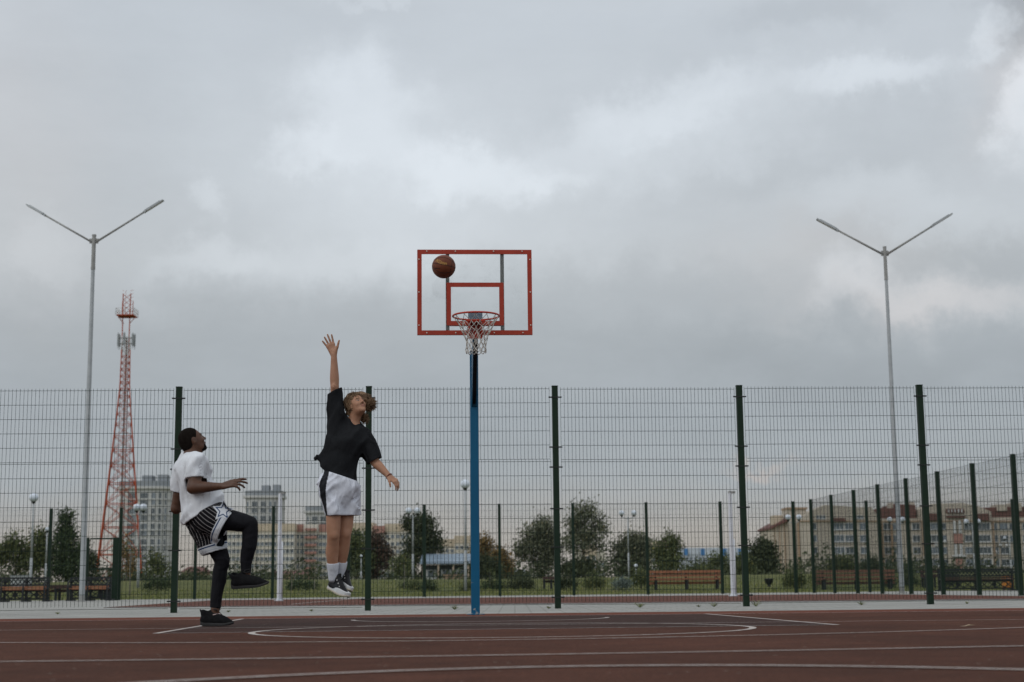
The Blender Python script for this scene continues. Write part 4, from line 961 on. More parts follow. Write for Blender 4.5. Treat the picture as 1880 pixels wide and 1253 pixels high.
tree('willow_tree', 'tall airy grey green willow right of the third tall fence post', 1072, 919, 180, [(1075, 940, 26, 20), (1058, 962, 24, 26), (1095, 968, 22, 28), (1070, 990, 34, 22), (1048, 1000, 14, 22), (1102, 1000, 12, 14)], 'willow', 5600, tg, tr=.024)
tree('park_tree', 'dark undergrowth tree beneath the tall airy willow', 1062, 1025, 170, [(1050, 1045, 26, 16), (1075, 1042, 20, 18)], 'dark', 3000, tg)
tree('willow_tree', 'rounded grey green tree beneath the twin globe lamp right of the hoop', 1160, 976, 185, [(1165, 995, 24, 20), (1145, 1015, 26, 24), (1180, 1015, 26, 26), (1162, 1040, 34, 20)], 'willow', 8500, tg)
tree('park_tree', 'olive green tree with a pointed top left of the blue and white block', 1232, 980, 180, [(1230, 996, 12, 16), (1238, 1015, 14, 26), (1215, 1015, 14, 26), (1228, 1040, 24, 18)], 'green', 4600, tg)
tree('park_tree', 'low green tree in front of the blue and white block', 1285, 1035, 190, [(1285, 1050, 26, 14)], 'green', 2000, tg)
tree('park_tree', 'thin green tree behind the far fence post above the wooden bench', 1318, 1012, 170, [(1318, 1035, 20, 20), (1330, 1048, 16, 14)], 'green', 1700, tg)
tree('park_tree', 'olive tree beside the right hand volleyball post', 1366, 1015, 160, [(1362, 1040, 14, 24), (1375, 1050, 12, 18)], 'green', 2400, tg)
tree('park_tree', 'dark round tree against the left end of the beige block', 1400, 988, 165, [(1400, 1008, 20, 20), (1395, 1035, 26, 26), (1412, 1030, 16, 26)], 'dark', 7000, tg)
tree('park_tree', 'small green tree against the beige block behind the side fence', 1540, 1022, 130, [(1548, 1038, 18, 14), (1530, 1035, 10, 12)], 'green', 1700, tg)
tree('park_tree', 'small dark flat topped tree against the beige block left of the right floodlight', 1602, 1025, 130, [(1600, 1040, 14, 12)], 'dark', 1100, tg)
fg = 'young firs and shrubs on the lawn'
def bush(px, Y, w, ytop, ybase, kind, label, n=1800, name='shrub', cat='shrub', cone=False):
    k = Y / FPX; a = at(px, Y); h = P(px, ytop, Y).z - a.z
    mid = (ytop + ybase) / 2; hh = (ybase - ytop) / 2
    bl = [(px, mid + hh * .2, w * .45, hh * .8), (px - w * .25, mid + hh * .45, w * .25, hh * .5), (px + w * .25, mid + hh * .4, w * .25, hh * .55)] if not cone else [(px, ytop + hh * .35, w * .14, hh * .4), (px, ytop + hh * .9, w * .26, hh * .4), (px, ytop + hh * 1.5, w * .45, hh * .45)]
    return tree(name, label, px, ytop, Y, bl, kind, n, fg, size=4.0 * k, tr=.03, cat=cat)
bush(288, 66, 60, 1052, 1084, 'fir', 'low spreading fir on the lawn left of the first tall fence post')
bush(555, 70, 70, 1060, 1082, 'fir', 'low dark fir on the lawn left of the jumping shoes')
bush(787, 66, 30, 1058, 1086, 'fir', 'small fir at the foot of the far fence post left of the pavilion', 1000)
bush(745, 72, 18, 1068, 1082, 'fir', 'very small fir cushion left of the pavilion', 500)
bush(762, 68, 34, 1058, 1086, 'green', 'small leafy shrub just left of the far fence post by the pavilion', 1000)
bush(862, 66, 40, 1062, 1086, 'green', 'leafy shrub hiding behind the foot of the blue hoop post', 1200)
bush(905, 68, 50, 1058, 1086, 'fir', 'fir shrub right of the blue hoop post', 1500)
bush(955, 68, 62, 1048, 1085, 'dark', 'broad dark shrub between the hoop post and the third tall fence post', 2600)
bush(1040, 66, 44, 1050, 1083, 'dark', 'dark shrub just right of the third tall fence post', 1700)
bush(1092, 66, 44, 1044, 1082, 'green', 'leafy green shrub between the third tall fence post and the blue fir', 1800)
bush(1142, 63, 34, 1056, 1081, 'blue', 'small bluish fir left of the wooden bench', 1300, 'blue_fir')
bush(1178, 66, 46, 1036, 1078, 'green', 'tall green shrub behind the far fence post left of the wooden bench', 2300)
bush(1458, 64, 50, 1036, 1080, 'green', 'round green shrub at the corner of the far fence, before the beige block', 2600)
bush(1634, 64, 30, 1036, 1080, 'fir', 'narrow green fir just left of the right floodlight pole foot', 1600, 'fir_tree', 'tree', True)
bush(1670, 66, 44, 1030, 1080, 'fir', 'green fir just right of the right floodlight pole foot', 2200, 'fir_tree', 'tree', True)
bush(1744, 66, 42, 1036, 1080, 'fir', 'grey green fir left of the dark lattice bench', 2100, 'fir_tree', 'tree', True)
bush(1500, 66, 30, 1040, 1074, 'green', 'loose green shrub left of the dull wooden bench', 900)
bush(80, 51.5, 14, 1073, 1098, 'autumn', 'small yellowing shrub at the end of the left lattice bench', 500)
for (px, Y, yt, lab) in ((238, 62, 985, 'thin bare sapling with a pale trunk right of the lattice mast legs'), (578, 66, 1020, 'thin pale sapling left of the jumping man'), (535, 68, 1025, 'thin twiggy sapling right of the left volleyball post'), (742, 70, 1020, 'thin pale sapling under the twin globe lamp'), (900, 68, 1035, 'thin leaning sapling right of the hoop post'), (430, 72, 1010, 'thin bare sapling behind the raised shin of the man in white')):
    tree('sapling', lab, px, yt, Y, [(px, yt + 18, 14, 14), (px + 5, yt + 32, 12, 10)], 'green', 130, 'young saplings on the lawn', size=.09, bark=M_birch, tr=.014)
# the continuous belt of far bushes and the rough grass on the rise
rnd = random.Random(11); V = []; F = []
for i in range(520):
    Yb = rnd.uniform(150, 260); pxb = rnd.uniform(-60, 1960); a = at(pxb, Yb); w = rnd.uniform(1.2, 3.0); h = rnd.uniform(.8, 2.1) * (1 + .5 * math.sin(pxb * .013) )
    v, f = leaves([(a.x, a.y, a.z + h * .5, w, w, h * .6)], 46, .5, rnd, 9); k = len(V); V += v; F += [tuple(q + k for q in t) for t in f]
b = MB(); b.add(V, F); setp(b.build('hedge_belt', LM['dark']), 'dark belt of far bushes along the horizon beyond the lawn', 'bushes', kind='stuff')
V = []; F = []
for i in range(15000):
    Yb = 56.3 + 34 * rnd.random() ** 1.6; x = rnd.uniform(-.36, .36) * Yb; z = gz(Yb) - .03
    if x < -12 and Yb < 57: continue
    h = rnd.uniform(.04, .13); w = rnd.uniform(.015, .04); an = rnd.uniform(0, PI); k = len(V); c = math.cos(an) * w; s = math.sin(an) * w; l = rnd.uniform(-.05, .05)
    V += [(x - c, Yb - s, z), (x + c, Yb + s, z), (x + l, Yb, z + h)]; F.append((k, k + 1, k + 2))
b = MB(); b.add(V, F); setp(b.build('grass', leafmat('grass_blade', (.07, .085, .03), (.13, .14, .05), (.22, .19, .09))), 'rough green grass on the low rise beyond the far fence', 'grass', kind='stuff')
# weeds at the fence foot, leaf on the court
M_weed = leafmat('weed_green', (.06, .08, .03), (.13, .14, .06), (.24, .20, .10))
wl = [(120, 1128, .05, 'tiny weed on the paving left of the first tall fence post'), (425, 1119, .05, 'small dry weed under the mesh between the two players'), (575, 1121, .05, 'tiny weed under the mesh left of the jumping shoes'), (835, 1117, .10, 'spreading weed under the mesh just left of the blue hoop post'), (1008, 1117, .06, 'small weed at the left foot of the third tall fence post'),
      (1176, 1112, .12, 'widest weed tuft under the mesh between the third and fourth tall fence posts'), (1285, 1110, .05, 'small weed under the mesh left of the fourth tall fence post'), (1314, 1110, .10, 'leafy weed tuft just left of the fourth tall fence post'), (1392, 1110, .14, 'low wide weed tuft just right of the fourth tall fence post'), (1590, 1106, .09, 'green weed under the mesh between the fourth and fifth tall fence posts'), (1790, 1102, .05, 'tiny weed under the mesh near the right edge')]
for (px, py, r_, lab) in wl:
    g = P(px, py, 22.0)
    b = MB(); rr = random.Random(px)
    for i in range(30):
        an = rr.uniform(0, 2 * PI); L_ = r_ * rr.uniform(.4, 1.7); w = .0028; tip = Vector((math.cos(an) * L_, math.sin(an) * L_ * .6, r_ * rr.uniform(.05, .75))); sd_ = Vector((-math.sin(an), math.cos(an), 0)) * w
        m_ = tip * .55 + Vector((0, 0, r_ * .2)); b.add([sd_ * -1, sd_, m_ + sd_ * 1.3, tip, m_ - sd_ * 1.3], [(0, 1, 2, 4), (4, 2, 3)])
    o = b.build('weed', M_weed); o.location = (g.x, 22.0 + .06 * g.x, .001); setp(o, lab, 'weed', 'weeds along the fence foot')
g = G(1775, 1155.5); b = MB(); pts = [(-.06, -.02), (-.02, -.035), (.03, -.02), (.075, 0), (.03, .03), (-.01, .02), (-.05, .03)]
b.add([(x, y, .012 + .02 * math.sin(x * 40)) for x, y in pts] + [(x, y, .009 + .02 * math.sin(x * 40)) for x, y in pts], [tuple(range(7)), tuple(range(13, 6, -1))] + [(i, 7 + i, 7 + (i + 1) % 7, (i + 1) % 7) for i in range(7)])
o = b.build('fallen_leaf', mat('dry_leaf', (.33, .25, .17), .8)); o.scale = (.75, .7, .35); o.location = (g.x, g.y, .022); setp(o, 'curled pale dry leaf lying on the court at the right', 'leaf')
# ================================================================== PEOPLE
_rs = np.random.RandomState(5); _lat = _rs.rand(32, 32, 32).astype(np.float32)
def vnoise(X, Y_, Z_):
    xi, yi, zi = np.floor(X).astype(int), np.floor(Y_).astype(int), np.floor(Z_).astype(int)
    fx_, fy_, fz_ = X - xi, Y_ - yi, Z_ - zi
    fx_, fy_, fz_ = [t * t * (3 - 2 * t) for t in (fx_, fy_, fz_)]
    def g(a, b, c): return _lat[(xi + a) & 31, (yi + b) & 31, (zi + c) & 31]
    x00 = g(0, 0, 0) * (1 - fx_) + g(1, 0, 0) * fx_; x10 = g(0, 1, 0) * (1 - fx_) + g(1, 1, 0) * fx_
    x01 = g(0, 0, 1) * (1 - fx_) + g(1, 0, 1) * fx_; x11 = g(0, 1, 1) * (1 - fx_) + g(1, 1, 1) * fx_
    return (x00 * (1 - fy_) + x10 * fy_) * (1 - fz_) + (x01 * (1 - fy_) + x11 * fy_) * fz_ - 0.5
class Field:
    """a solid described by blended shapes on a grid, turned into ONE continuous surface"""
    def __init__(s, lo, hi, h):
        s.lo = np.array(lo, float); s.h = h; s.n = np.ceil((np.array(hi, float) - s.lo) / h).astype(int) + 1
        s.ax = [s.lo[i] + h * np.arange(s.n[i]) for i in range(3)]; s.F = np.full(s.n, 0.5, np.float32)
    def region(s, lo, hi):
        sl = []
        for i in range(3):
            a = max(0, int((lo[i] - s.lo[i]) / s.h)); b = min(s.n[i], int((hi[i] - s.lo[i]) / s.h) + 2); sl.append(slice(a, max(a, b)))
        sl = tuple(sl)
        return sl, (s.ax[0][sl[0]][:, None, None].astype(np.float32), s.ax[1][sl[1]][None, :, None].astype(np.float32), s.ax[2][sl[2]][None, None, :].astype(np.float32))
    def op(s, d, sl, k, mode='add'):
        F = s.F[sl]
        if mode == 'sub': F = -F
        if k > 0:
            hh = np.clip(.5 + .5 * (F - d) / k, 0, 1); r = F * (1 - hh) + d * hh - k * hh * (1 - hh)
        else: r = np.minimum(F, d)
        s.F[sl] = -r if mode == 'sub' else r
    def cap(s, a, b, ra, rb=None, k=.02, flat=None, mode='add'):
        """tapered capsule; flat = (direction, factor) squeezes its section along a direction"""
        rb = ra if rb is None else rb; a = np.array(a, float); b = np.array(b, float); m = max(ra, rb) * (1.25 if flat is None or flat[1] >= 1 else 1 / flat[1]) + k * 1.3 + .02
        sl, (x, y, z) = s.region(np.minimum(a, b) - m, np.maximum(a, b) + m)
        px, py, pz = x - a[0], y - a[1], z - a[2]; ba = b - a
        if flat is not None:
            n = np.array(flat[0], float); n /= np.linalg.norm(n); q = (px * n[0] + py * n[1] + pz * n[2]) * (flat[1] - 1)
            px, py, pz = px + q * n[0], py + q * n[1], pz + q * n[2]; ba = ba + n * (ba @ n) * (flat[1] - 1)
        t = np.clip((px * ba[0] + py * ba[1] + pz * ba[2]) / max(ba @ ba, 1e-9), 0, 1)
        d = np.sqrt((px - t * ba[0]) ** 2 + (py - t * ba[1]) ** 2 + (pz - t * ba[2]) ** 2) - (ra + (rb - ra) * t)
        s.op(d.astype(np.float32), sl, k, mode)
    def chain(s, pts, rs, k=.02, flat=None):
        # one smooth limb: a curve through the joints with a smoothly changing radius
        Pn = [np.array(p, float) for p in pts]; n = len(Pn); Q = [2 * Pn[0] - Pn[1]] + Pn + [2 * Pn[-1] - Pn[-2]]; Rr = [rs[0]] + list(rs) + [rs[-1]]; C = []
        for i in range(n - 1):
            for j in range(6):
                t = j / 6; m = np.array([-.5 * t + t * t - .5 * t ** 3, 1 - 2.5 * t * t + 1.5 * t ** 3, .5 * t + 2 * t * t - 1.5 * t ** 3, -.5 * t * t + .5 * t ** 3])
                p = sum(m[e] * Q[i + e] for e in range(4)) if n > 2 else Pn[0] * (1 - t) + Pn[1] * t; lin = Pn[i] * (1 - t) + Pn[i + 1] * t
                C.append((.5 * p + .5 * lin, sum(m[e] * Rr[i + e] for e in range(4))))
        C.append((Pn[-1], rs[-1])); A = np.array([c_[0] for c_ in C]); m = max(rs) * 1.2 + k * 1.3 + .02
        sl, (x, y, z) = s.region(A.min(0) - m, A.max(0) + m); D = None
        for (a, ra), (b, rb) in zip(C[:-1], C[1:]):
            ba = b - a; px, py, pz = x - a[0], y - a[1], z - a[2]; t = np.clip((px * ba[0] + py * ba[1] + pz * ba[2]) / max(ba @ ba, 1e-9), 0, 1)
            d = np.sqrt((px - t * ba[0]) ** 2 + (py - t * ba[1]) ** 2 + (pz - t * ba[2]) ** 2) - (ra + (rb - ra) * t)
            if D is None: D = d
            else:
                hh = np.clip(.5 + .5 * (D - d) / .004, 0, 1); D = D * (1 - hh) + d * hh - .004 * hh * (1 - hh)
        s.op(D.astype(np.float32), sl, k)
    def ell(s, c, ax, r, k=.015, mode='add'):
        c = np.array(c, float); m = max(r) * 1.3 + k * 1.3 + .015; sl, (x, y, z) = s.region(c - m, c + m); px, py, pz = x - c[0], y - c[1], z - c[2]
        q = [(px * a[0] + py * a[1] + pz * a[2]) for a in ax]
        k0 = np.sqrt(sum((q[i] / r[i]) ** 2 for i in range(3))) + 1e-6; k1 = np.sqrt(sum((q[i] / r[i] ** 2) ** 2 for i in range(3))) + 1e-6
        s.op((k0 * (k0 - 1) / k1).astype(np.float32), sl, k, mode)
    def grid(s): return s.ax[0][:, None, None].astype(np.float32), s.ax[1][None, :, None].astype(np.float32), s.ax[2][None, None, :].astype(np.float32)
    def wrinkle(s, amp, freq, seed=0.0, vec=None, ridged=True):
        if not hasattr(s, 'F0'): s.F0 = s.F.copy()
        near = np.abs(s.F) < .06; idx = np.nonzero(near); X, Y_, Z_ = s.ax[0][idx[0]], s.ax[1][idx[1]], s.ax[2][idx[2]]
        wx = vnoise(X * 5 + seed, Y_ * 5, Z_ * 5) * .12; X, Y_, Z_ = X + wx, Y_ - wx, Z_ + wx * .7
        if vec is not None:       # folds run along vec
            v = np.array(vec, float); v /= np.linalg.norm(v); q = (X * v[0] + Y_ * v[1] + Z_ * v[2]) * .82; X, Y_, Z_ = X - q * v[0], Y_ - q * v[1], Z_ - q * v[2]
        w = vnoise(X * freq + seed, Y_ * freq + seed * 1.7, Z_ * freq + seed * .3)
        w = np.exp(-(w / .13) ** 2) - .25 if ridged else w
        s.F[idx] -= (w * amp).astype(np.float32)
    def plane(s, p, n):           # keep the side the normal points away from
        x, y, z = s.grid(); n = np.array(n, float); n /= np.linalg.norm(n); s.F = np.maximum(s.F, ((x - p[0]) * n[0] + (y - p[1]) * n[1] + (z - p[2]) * n[2]).astype(np.float32))
    def cutdisc(s, p, n, rad, depth=.2):      # local cut: removes what lies beyond the plane within a radius
        x, y, z = s.grid(); n = np.array(n, float); n /= np.linalg.norm(n); a = (x - p[0]) * n[0] + (y - p[1]) * n[1] + (z - p[2]) * n[2]
        r = np.sqrt(np.maximum((x - p[0]) ** 2 + (y - p[1]) ** 2 + (z - p[2]) ** 2 - a * a, 0)); d = np.maximum(np.maximum(-a, a - depth), r - rad); s.F = np.maximum(s.F, -d.astype(np.float32))
    def shell(s, t):
        if hasattr(s, 'F0'): s.F = np.minimum(s.F, s.F0 + .003)
        s.F = np.maximum(s.F, -(getattr(s, 'F0', s.F) + t))
    def verts(s):
        F = s.F; F = np.pad(F, 1, constant_values=.5); ins = F < 0; h = s.h
        nx_, ny_, nz_ = F.shape; c = np.zeros((nx_ - 1, ny_ - 1, nz_ - 1), np.int8)
        for a in (0, 1):
            for b in (0, 1):
                for d in (0, 1): c += ins[a:nx_ - 1 + a, b:ny_ - 1 + b, d:nz_ - 1 + d]
        act = (c > 0) & (c < 8); I = np.full(act.shape, -1, np.int64); idx = np.argwhere(act); I[act] = np.arange(len(idx))
        acc = np.zeros((len(idx), 3)); cnt = np.zeros(len(idx)); E = [(0, 0, 0), (1, 0, 0), (0, 1, 0), (1, 1, 0), (0, 0, 1), (1, 0, 1), (0, 1, 1), (1, 1, 1)]
        val = [F[idx[:, 0] + e[0], idx[:, 1] + e[1], idx[:, 2] + e[2]] for e in E]
        for i in range(8):
            for ax in range(3):
                if E[i][ax]: continue
                j = i | (1 << ax); va, vb = val[i], val[j]; m = (va < 0) != (vb < 0); t = np.where(m, va / np.where(m, va - vb, 1), 0); p = np.array(E[i], float)[None, :].repeat(len(idx), 0); p[:, ax] += t
                acc += p * m[:, None]; cnt += m
        V = (idx + acc / cnt[:, None] - 1) * h + s.lo
        Q = []
        for ax in range(3):
            o = [(a) for a in range(3) if a != ax]; s0 = [slice(1, -1)] * 3; s0[ax] = slice(0, -1); s1 = list(s0); s1[ax] = slice(1, None)
            A = ins[tuple(slice(1, F.shape[i] - 1) if i != ax else slice(0, F.shape[i] - 1) for i in range(3))]; B = ins[tuple(slice(1, F.shape[i] - 1) if i != ax else slice(1, F.shape[i]) for i in range(3))]
            for flip, m in ((False, A & ~B), (True, B & ~A)):
                e = np.argwhere(m); 
                if len(e) == 0: continue
                for i in o: e[:, i] += 1
                def cell(d0, d1): q = e.copy(); q[:, o[0]] += d0; q[:, o[1]] += d1; return I[q[:, 0], q[:, 1], q[:, 2]]
                quad = np.stack([cell(-1, -1), cell(0, -1), cell(0, 0), cell(-1, 0)], 1)
                if (ax == 1) != flip: quad = quad[:, ::-1]
                Q.append(quad)
        return V, np.concatenate(Q)
    def smooth(s, V, Q, n):
        if n == 0: return V
        e = np.concatenate([Q[:, [0, 1]], Q[:, [1, 2]], Q[:, [2, 3]], Q[:, [3, 0]]]); e = np.concatenate([e, e[:, ::-1]])
        cnt = np.bincount(e[:, 0], minlength=len(V))[:, None]
        for _ in range(n):
            acc = np.stack([np.bincount(e[:, 0], weights=V[e[:, 1], i], minlength=len(V)) for i in range(3)], 1); V = V + .5 * (acc / np.maximum(cnt, 1) - V)
        return V
    def build(s, name, mats, parent, sm=2, paint=None, attrs=None):
        V, Q = s.verts(); V = s.smooth(V, Q, sm); loc = np.array(parent.matrix_world.translation if parent else (0, 0, 0)); loc = np.array(parent.location) if parent else loc
        me = bpy.data.meshes.new(name); me.from_pydata((V - loc).tolist(), [], Q.tolist())
        if paint is not None:
            c = V[Q].mean(1); me.polygons.foreach_set('material_index', paint(c).astype(np.int32))
        if attrs:
            for an, fn in attrs.items():
                at_ = me.attributes.new(an, 'FLOAT', 'POINT'); at_.data.foreach_set('value', fn(V).astype(np.float32))
        me.update(); return obj_from(name, me, mats, parent, True)
A3 = lambda v: np.array(v, float)
def frame_of(f, up):
    f = A3(f); f /= np.linalg.norm(f); up = A3(up); up = up - f * (up @ f); up /= np.linalg.norm(up); return f, up, np.cross(f, up)   # forward, up, right side
class Scaled:
    def __init__(s, F, k): s.F, s.k = F, k
    def ell(s, c, ax, r, k=.015, mode='add'): s.F.ell(c, ax, tuple(q_ * s.k for q_ in r), k, mode)
    def cap(s, a, b, ra, rb=None, k=.02, flat=None, mode='add'): s.F.cap(a, b, ra * s.k, (ra if rb is None else rb) * s.k, k, flat, mode)
def head(Fd, c, f, up, sz):
    Fd = Scaled(Fd, sz); f, u, s = frame_of(f, up); c = A3(c); ax = (f, s, u); L = lambda a, b, d: c + (f * a + s * b + u * d) * sz
    Fd.ell(L(-.012, 0, .028), ax, (.097, .077, .092), .02)
    Fd.ell(L(.030, 0, -.030), ax, (.060, .063, .085), .03)
    Fd.ell(L(.036, 0, -.080), ax, (.048, .047, .030), .025)
    Fd.ell(L(.074, 0, -.096), ax, (.017, .022, .016), .02)
    for t in (-1, 1):
        Fd.ell(L(.066, t * .036, -.026), ax, (.022, .022, .020), .02)
        Fd.cap(L(.083, t * .012, .026), L(.076, t * .042, .027), .011, .009, .012)
        Fd.ell(L(.099, t * .030, .008), ax, (.016, .018, .011), .010, 'sub')
        Fd.ell(L(.0755, t * .030, .008), ax, (.0125, .0135, .0125), .003)
        Fd.ell(L(-.006, t * .076, -.008), ax, (.019, .010, .031), .008)
        Fd.ell(L(.000, t * .087, -.006), ax, (.010, .007, .018), .006, 'sub')
    Fd.cap(L(.088, 0, .020), L(.110, 0, -.018), .007, .0105, .010)
    for t in (-1, 1): Fd.ell(L(.097, t * .012, -.022), ax, (.010, .008, .008), .008)
    Fd.ell(L(.090, 0, -.050), ax, (.010, .023, .006), .008); Fd.ell(L(.087, 0, -.060), ax, (.010, .019, .006), .007)
    Fd.cap(L(.108, -.020, -.0555), L(.108, .020, -.0555), .0035, .0035, .004, None, 'sub')
    return L, (f, u, s), c
def head_paint(sz, c, F3, P_, skin, lip, brow, white, iris, beard=None, tache=None):
    f, u, s = F3; d = (P_ - c) / sz; a, b, e = d @ f, d @ s, d @ u; m = np.full(len(P_), skin)
    r = np.sqrt(a * a + b * b + e * e) < .16
    if beard is not None: m[r & (((e < -.066) & (a > .035) & (np.abs(b) < .045)) | ((np.abs(e + .043) < .006) & (a > .085) & (np.abs(b) < .026)))] = beard
    if tache is not None: m[r & (np.abs(e + .0405) < .006) & (a > .088) & (np.abs(b) < .028)] = tache
    m[r & (np.abs(e + .0555) < .0085) & (a > .087) & (np.abs(b) < .023)] = lip
    for t in (-1, 1):
        m[r & (np.abs(e - .029 + .10 * (np.abs(b) - .03)) < .0058) & (a > .068) & (b * t > .012) & (b * t < .047)] = brow
        q = np.sqrt((a - .0755) ** 2 + (b - t * .030) ** 2 + (e - .008) ** 2) < .0145; m[r & q & (a > .078) & (np.abs(e - .007) < .0042)] = white
        m[r & q & (np.sqrt((b - t * .031) ** 2 + (e - .009) ** 2) < .0058)] = iris
    return m
def hand(Fd, W_, D, T, Nn, sc=1.0, curl=(.2, .15, .15, .2), spread=(.22, .06, -.10, -.28), thumb=.6, tcurl=.2):
    """W_ wrist, D towards the knuckles, T towards the thumb side, Nn where the palm faces"""
    D = A3(D); D /= np.linalg.norm(D); T = A3(T); T -= D * (T @ D); T /= np.linalg.norm(T); Q = np.cross(D, T); Q = Q if Q @ A3(Nn) > 0 else -Q; W_ = A3(W_)
    L = lambda d, t, n: W_ + (D * d + T * t + Q * n) * sc
    kn = [(.088, .030), (.092, .010), (.088, -.011), (.080, -.030)]; ln = [(.040, .025, .020), (.045, .029, .021), (.041, .027, .020), (.032, .020, .018)]
    for i, (kd, kt) in enumerate(kn): Fd.cap(L(.012, kt * .65, 0), L(kd, kt, 0), .0135 * sc, .0115 * sc, .012)
    Fd.cap(L(.0, 0, 0), L(.03, 0, 0), .020 * sc, .019 * sc, .02, (Q, 1.3))
    for i in range(4):
        p = L(kn[i][0], kn[i][1], 0); sp = spread[i]; c = 0; r = .0095 * sc
        for j, l in enumerate(ln[i]):
            c += curl[i] * (.9, 1.2, .9)[j]; d = (D * math.cos(sp) + T * math.sin(sp)) * math.cos(c) + Q * math.sin(c); q = p + d * l * sc; Fd.cap(p, q, r, r * .93, .005 if j else .010); p = q; r *= .93
    p = L(.018, .022, .004); q = L(.050, .022 + .030 * thumb + .012, .010); Fd.cap(p, q, .016 * sc, .012 * sc, .014)
    th = (D * math.cos(thumb) + T * math.sin(thumb)); d = th * math.cos(tcurl) + Q * math.sin(tcurl); r_ = q + d * .032 * sc; Fd.cap(q, r_, .011 * sc, .010 * sc, .006)
    d = th * math.cos(tcurl * 2.2) + Q * math.sin(tcurl * 2.2); Fd.cap(r_, r_ + d * .026 * sc, .010 * sc, .0085 * sc, .004)
def axes_attr(V, segs):
    """angle round and distance along the nearest of a few limb axes"""
    best = np.full(len(V), 9.0); ang = np.zeros(len(V)); al = np.zeros(len(V))
    for (a, b, ref, off) in segs:
        a, b = A3(a), A3(b); t = b - a; L_ = np.linalg.norm(t); t = t / L_; d = V - a; h_ = d @ t; hc = np.clip(h_, 0, L_); dist = np.linalg.norm(d - hc[:, None] * t, axis=1)
        ref = A3(ref); ref = ref - t * (ref @ t); ref /= np.linalg.norm(ref); w = np.cross(t, ref); an = np.arctan2(d @ w, d @ ref); m = dist + off < best; best[m] = (dist + off)[m]; ang[m] = an[m]; al[m] = (h_ / L_)[m]
    return ang, al
def cloth(name, col, rough=.85, col2=None, bump=.25, bs=180, sheen=.2, folds=0.0):
    m = mat(name, col, rough, col2 or tuple(c * .9 for c in col), 6, .5, bump=bump, bscale=bs, sheen=0, spec=.06)
    nt = m.node_tree; bp = [n for n in nt.nodes if n.type == 'BUMP']
    if bp:                            # soft creases in the cloth under the weave
        co = N(nt, 'ShaderNodeTexCoord').outputs['Object']; mpn = N(nt, 'ShaderNodeMapping'); mpn.inputs['Scale'].default_value = (1, 1, .35); mpn.inputs['Rotation'].default_value = (.3, .7, 0); nt.links.new(co, mpn.inputs[0])
        nz = noise(nt, mpn.outputs[0], 11, 3, .5); cr = mth(nt, 'ABSOLUTE', mth(nt, 'SUBTRACT', nz.outputs['Fac'], .5)); b2 = N(nt, 'ShaderNodeBump'); b2.inputs['Strength'].default_value = .55; b2.inputs['Distance'].default_value = .06
        nt.links.new(cr, b2.inputs['Height']); nt.links.new(b2.outputs[0], bp[0].inputs['Normal'])
    return m
M_skind = mat('dark_brown_skin', (0.100, 0.045, 0.025), .5, (0.070, 0.031, 0.017), 14, .5, bump=.08, bscale=120)
M_skinl = mat('tanned_skin', (0.40, 0.215, 0.135), .55, (0.33, 0.165, 0.10), 12, .5, bump=.08, bscale=120)
for m_ in (M_skind, M_skinl):
    bb = m_.node_tree.nodes['Principled BSDF']; bb.inputs['Subsurface Weight'].default_value = .12; bb.inputs['Subsurface Radius'].default_value = (.012, .005, .003); bb.inputs['Specular IOR Level'].default_value = .35
M_lipd = mat('brown_lip', (.10, .045, .038), .5); M_lipl = mat('pink_lip', (.33, .15, .11), .6); M_black = mat('near_black_hair', (.008, .006, .005), .9, (.014, .011, .009), 60, .5, bump=.8, bscale=300, spec=.05)
M_eyew = mat('eye_white', (.30, .27, .25), .4); M_iris = mat('dark_iris', (.02, .012, .01), .2); M_browl = mat('light_brown_brow', (.10, .06, .035), .8); M_tache = mat('thin_moustache', (.17, .09, .055), .7)
M_tee = cloth('white_jersey', (.69, .71, .74), .9, (.63, .65, .69)); M_teeb = cloth('black_jersey', (.013, .014, .016), .9, (.018, .019, .021), sheen=.35)
M_legg = cloth('black_legging', (.009, .009, .011), .65, (.013, .013, .016), bs=400, sheen=.15)
M_shoeb = mat('black_knit_shoe', (.008, .008, .009), .85, (.015, .015, .016), 30, .5, spec=.05, bump=.4, bscale=300); M_soleb = mat('black_rubber_sole', (.030, .030, .031), .7, (.042, .041, .041), 12, .5, spec=.08)
M_sock = cloth('white_sock', (.66, .68, .73), .9, (.58, .60, .66), bump=.4, bs=300); M_lace = mat('black_lace', (.015, .015, .016), .8)
M_whsh = cloth('white_sport_fabric', (.64, .66, .72), .7, (.58, .60, .67)); M_blst = cloth('black_side_stripe', (.02, .021, .025), .6)
M_solew = mat('white_shoe_leather', (.60, .61, .62), .45, (.50, .50, .50), 20, .5); M_solec = mat('cream_outsole', (.46, .41, .33), .6); M_blkl = mat('black_shoe_leather', (.010, .010, .012), .4, (.018, .018, .020), 15, .5, spec=.12, bump=.2, bscale=90); M_eyel = mat('silver_eyelet', (.6, .58, .56), .3, metal=.4)

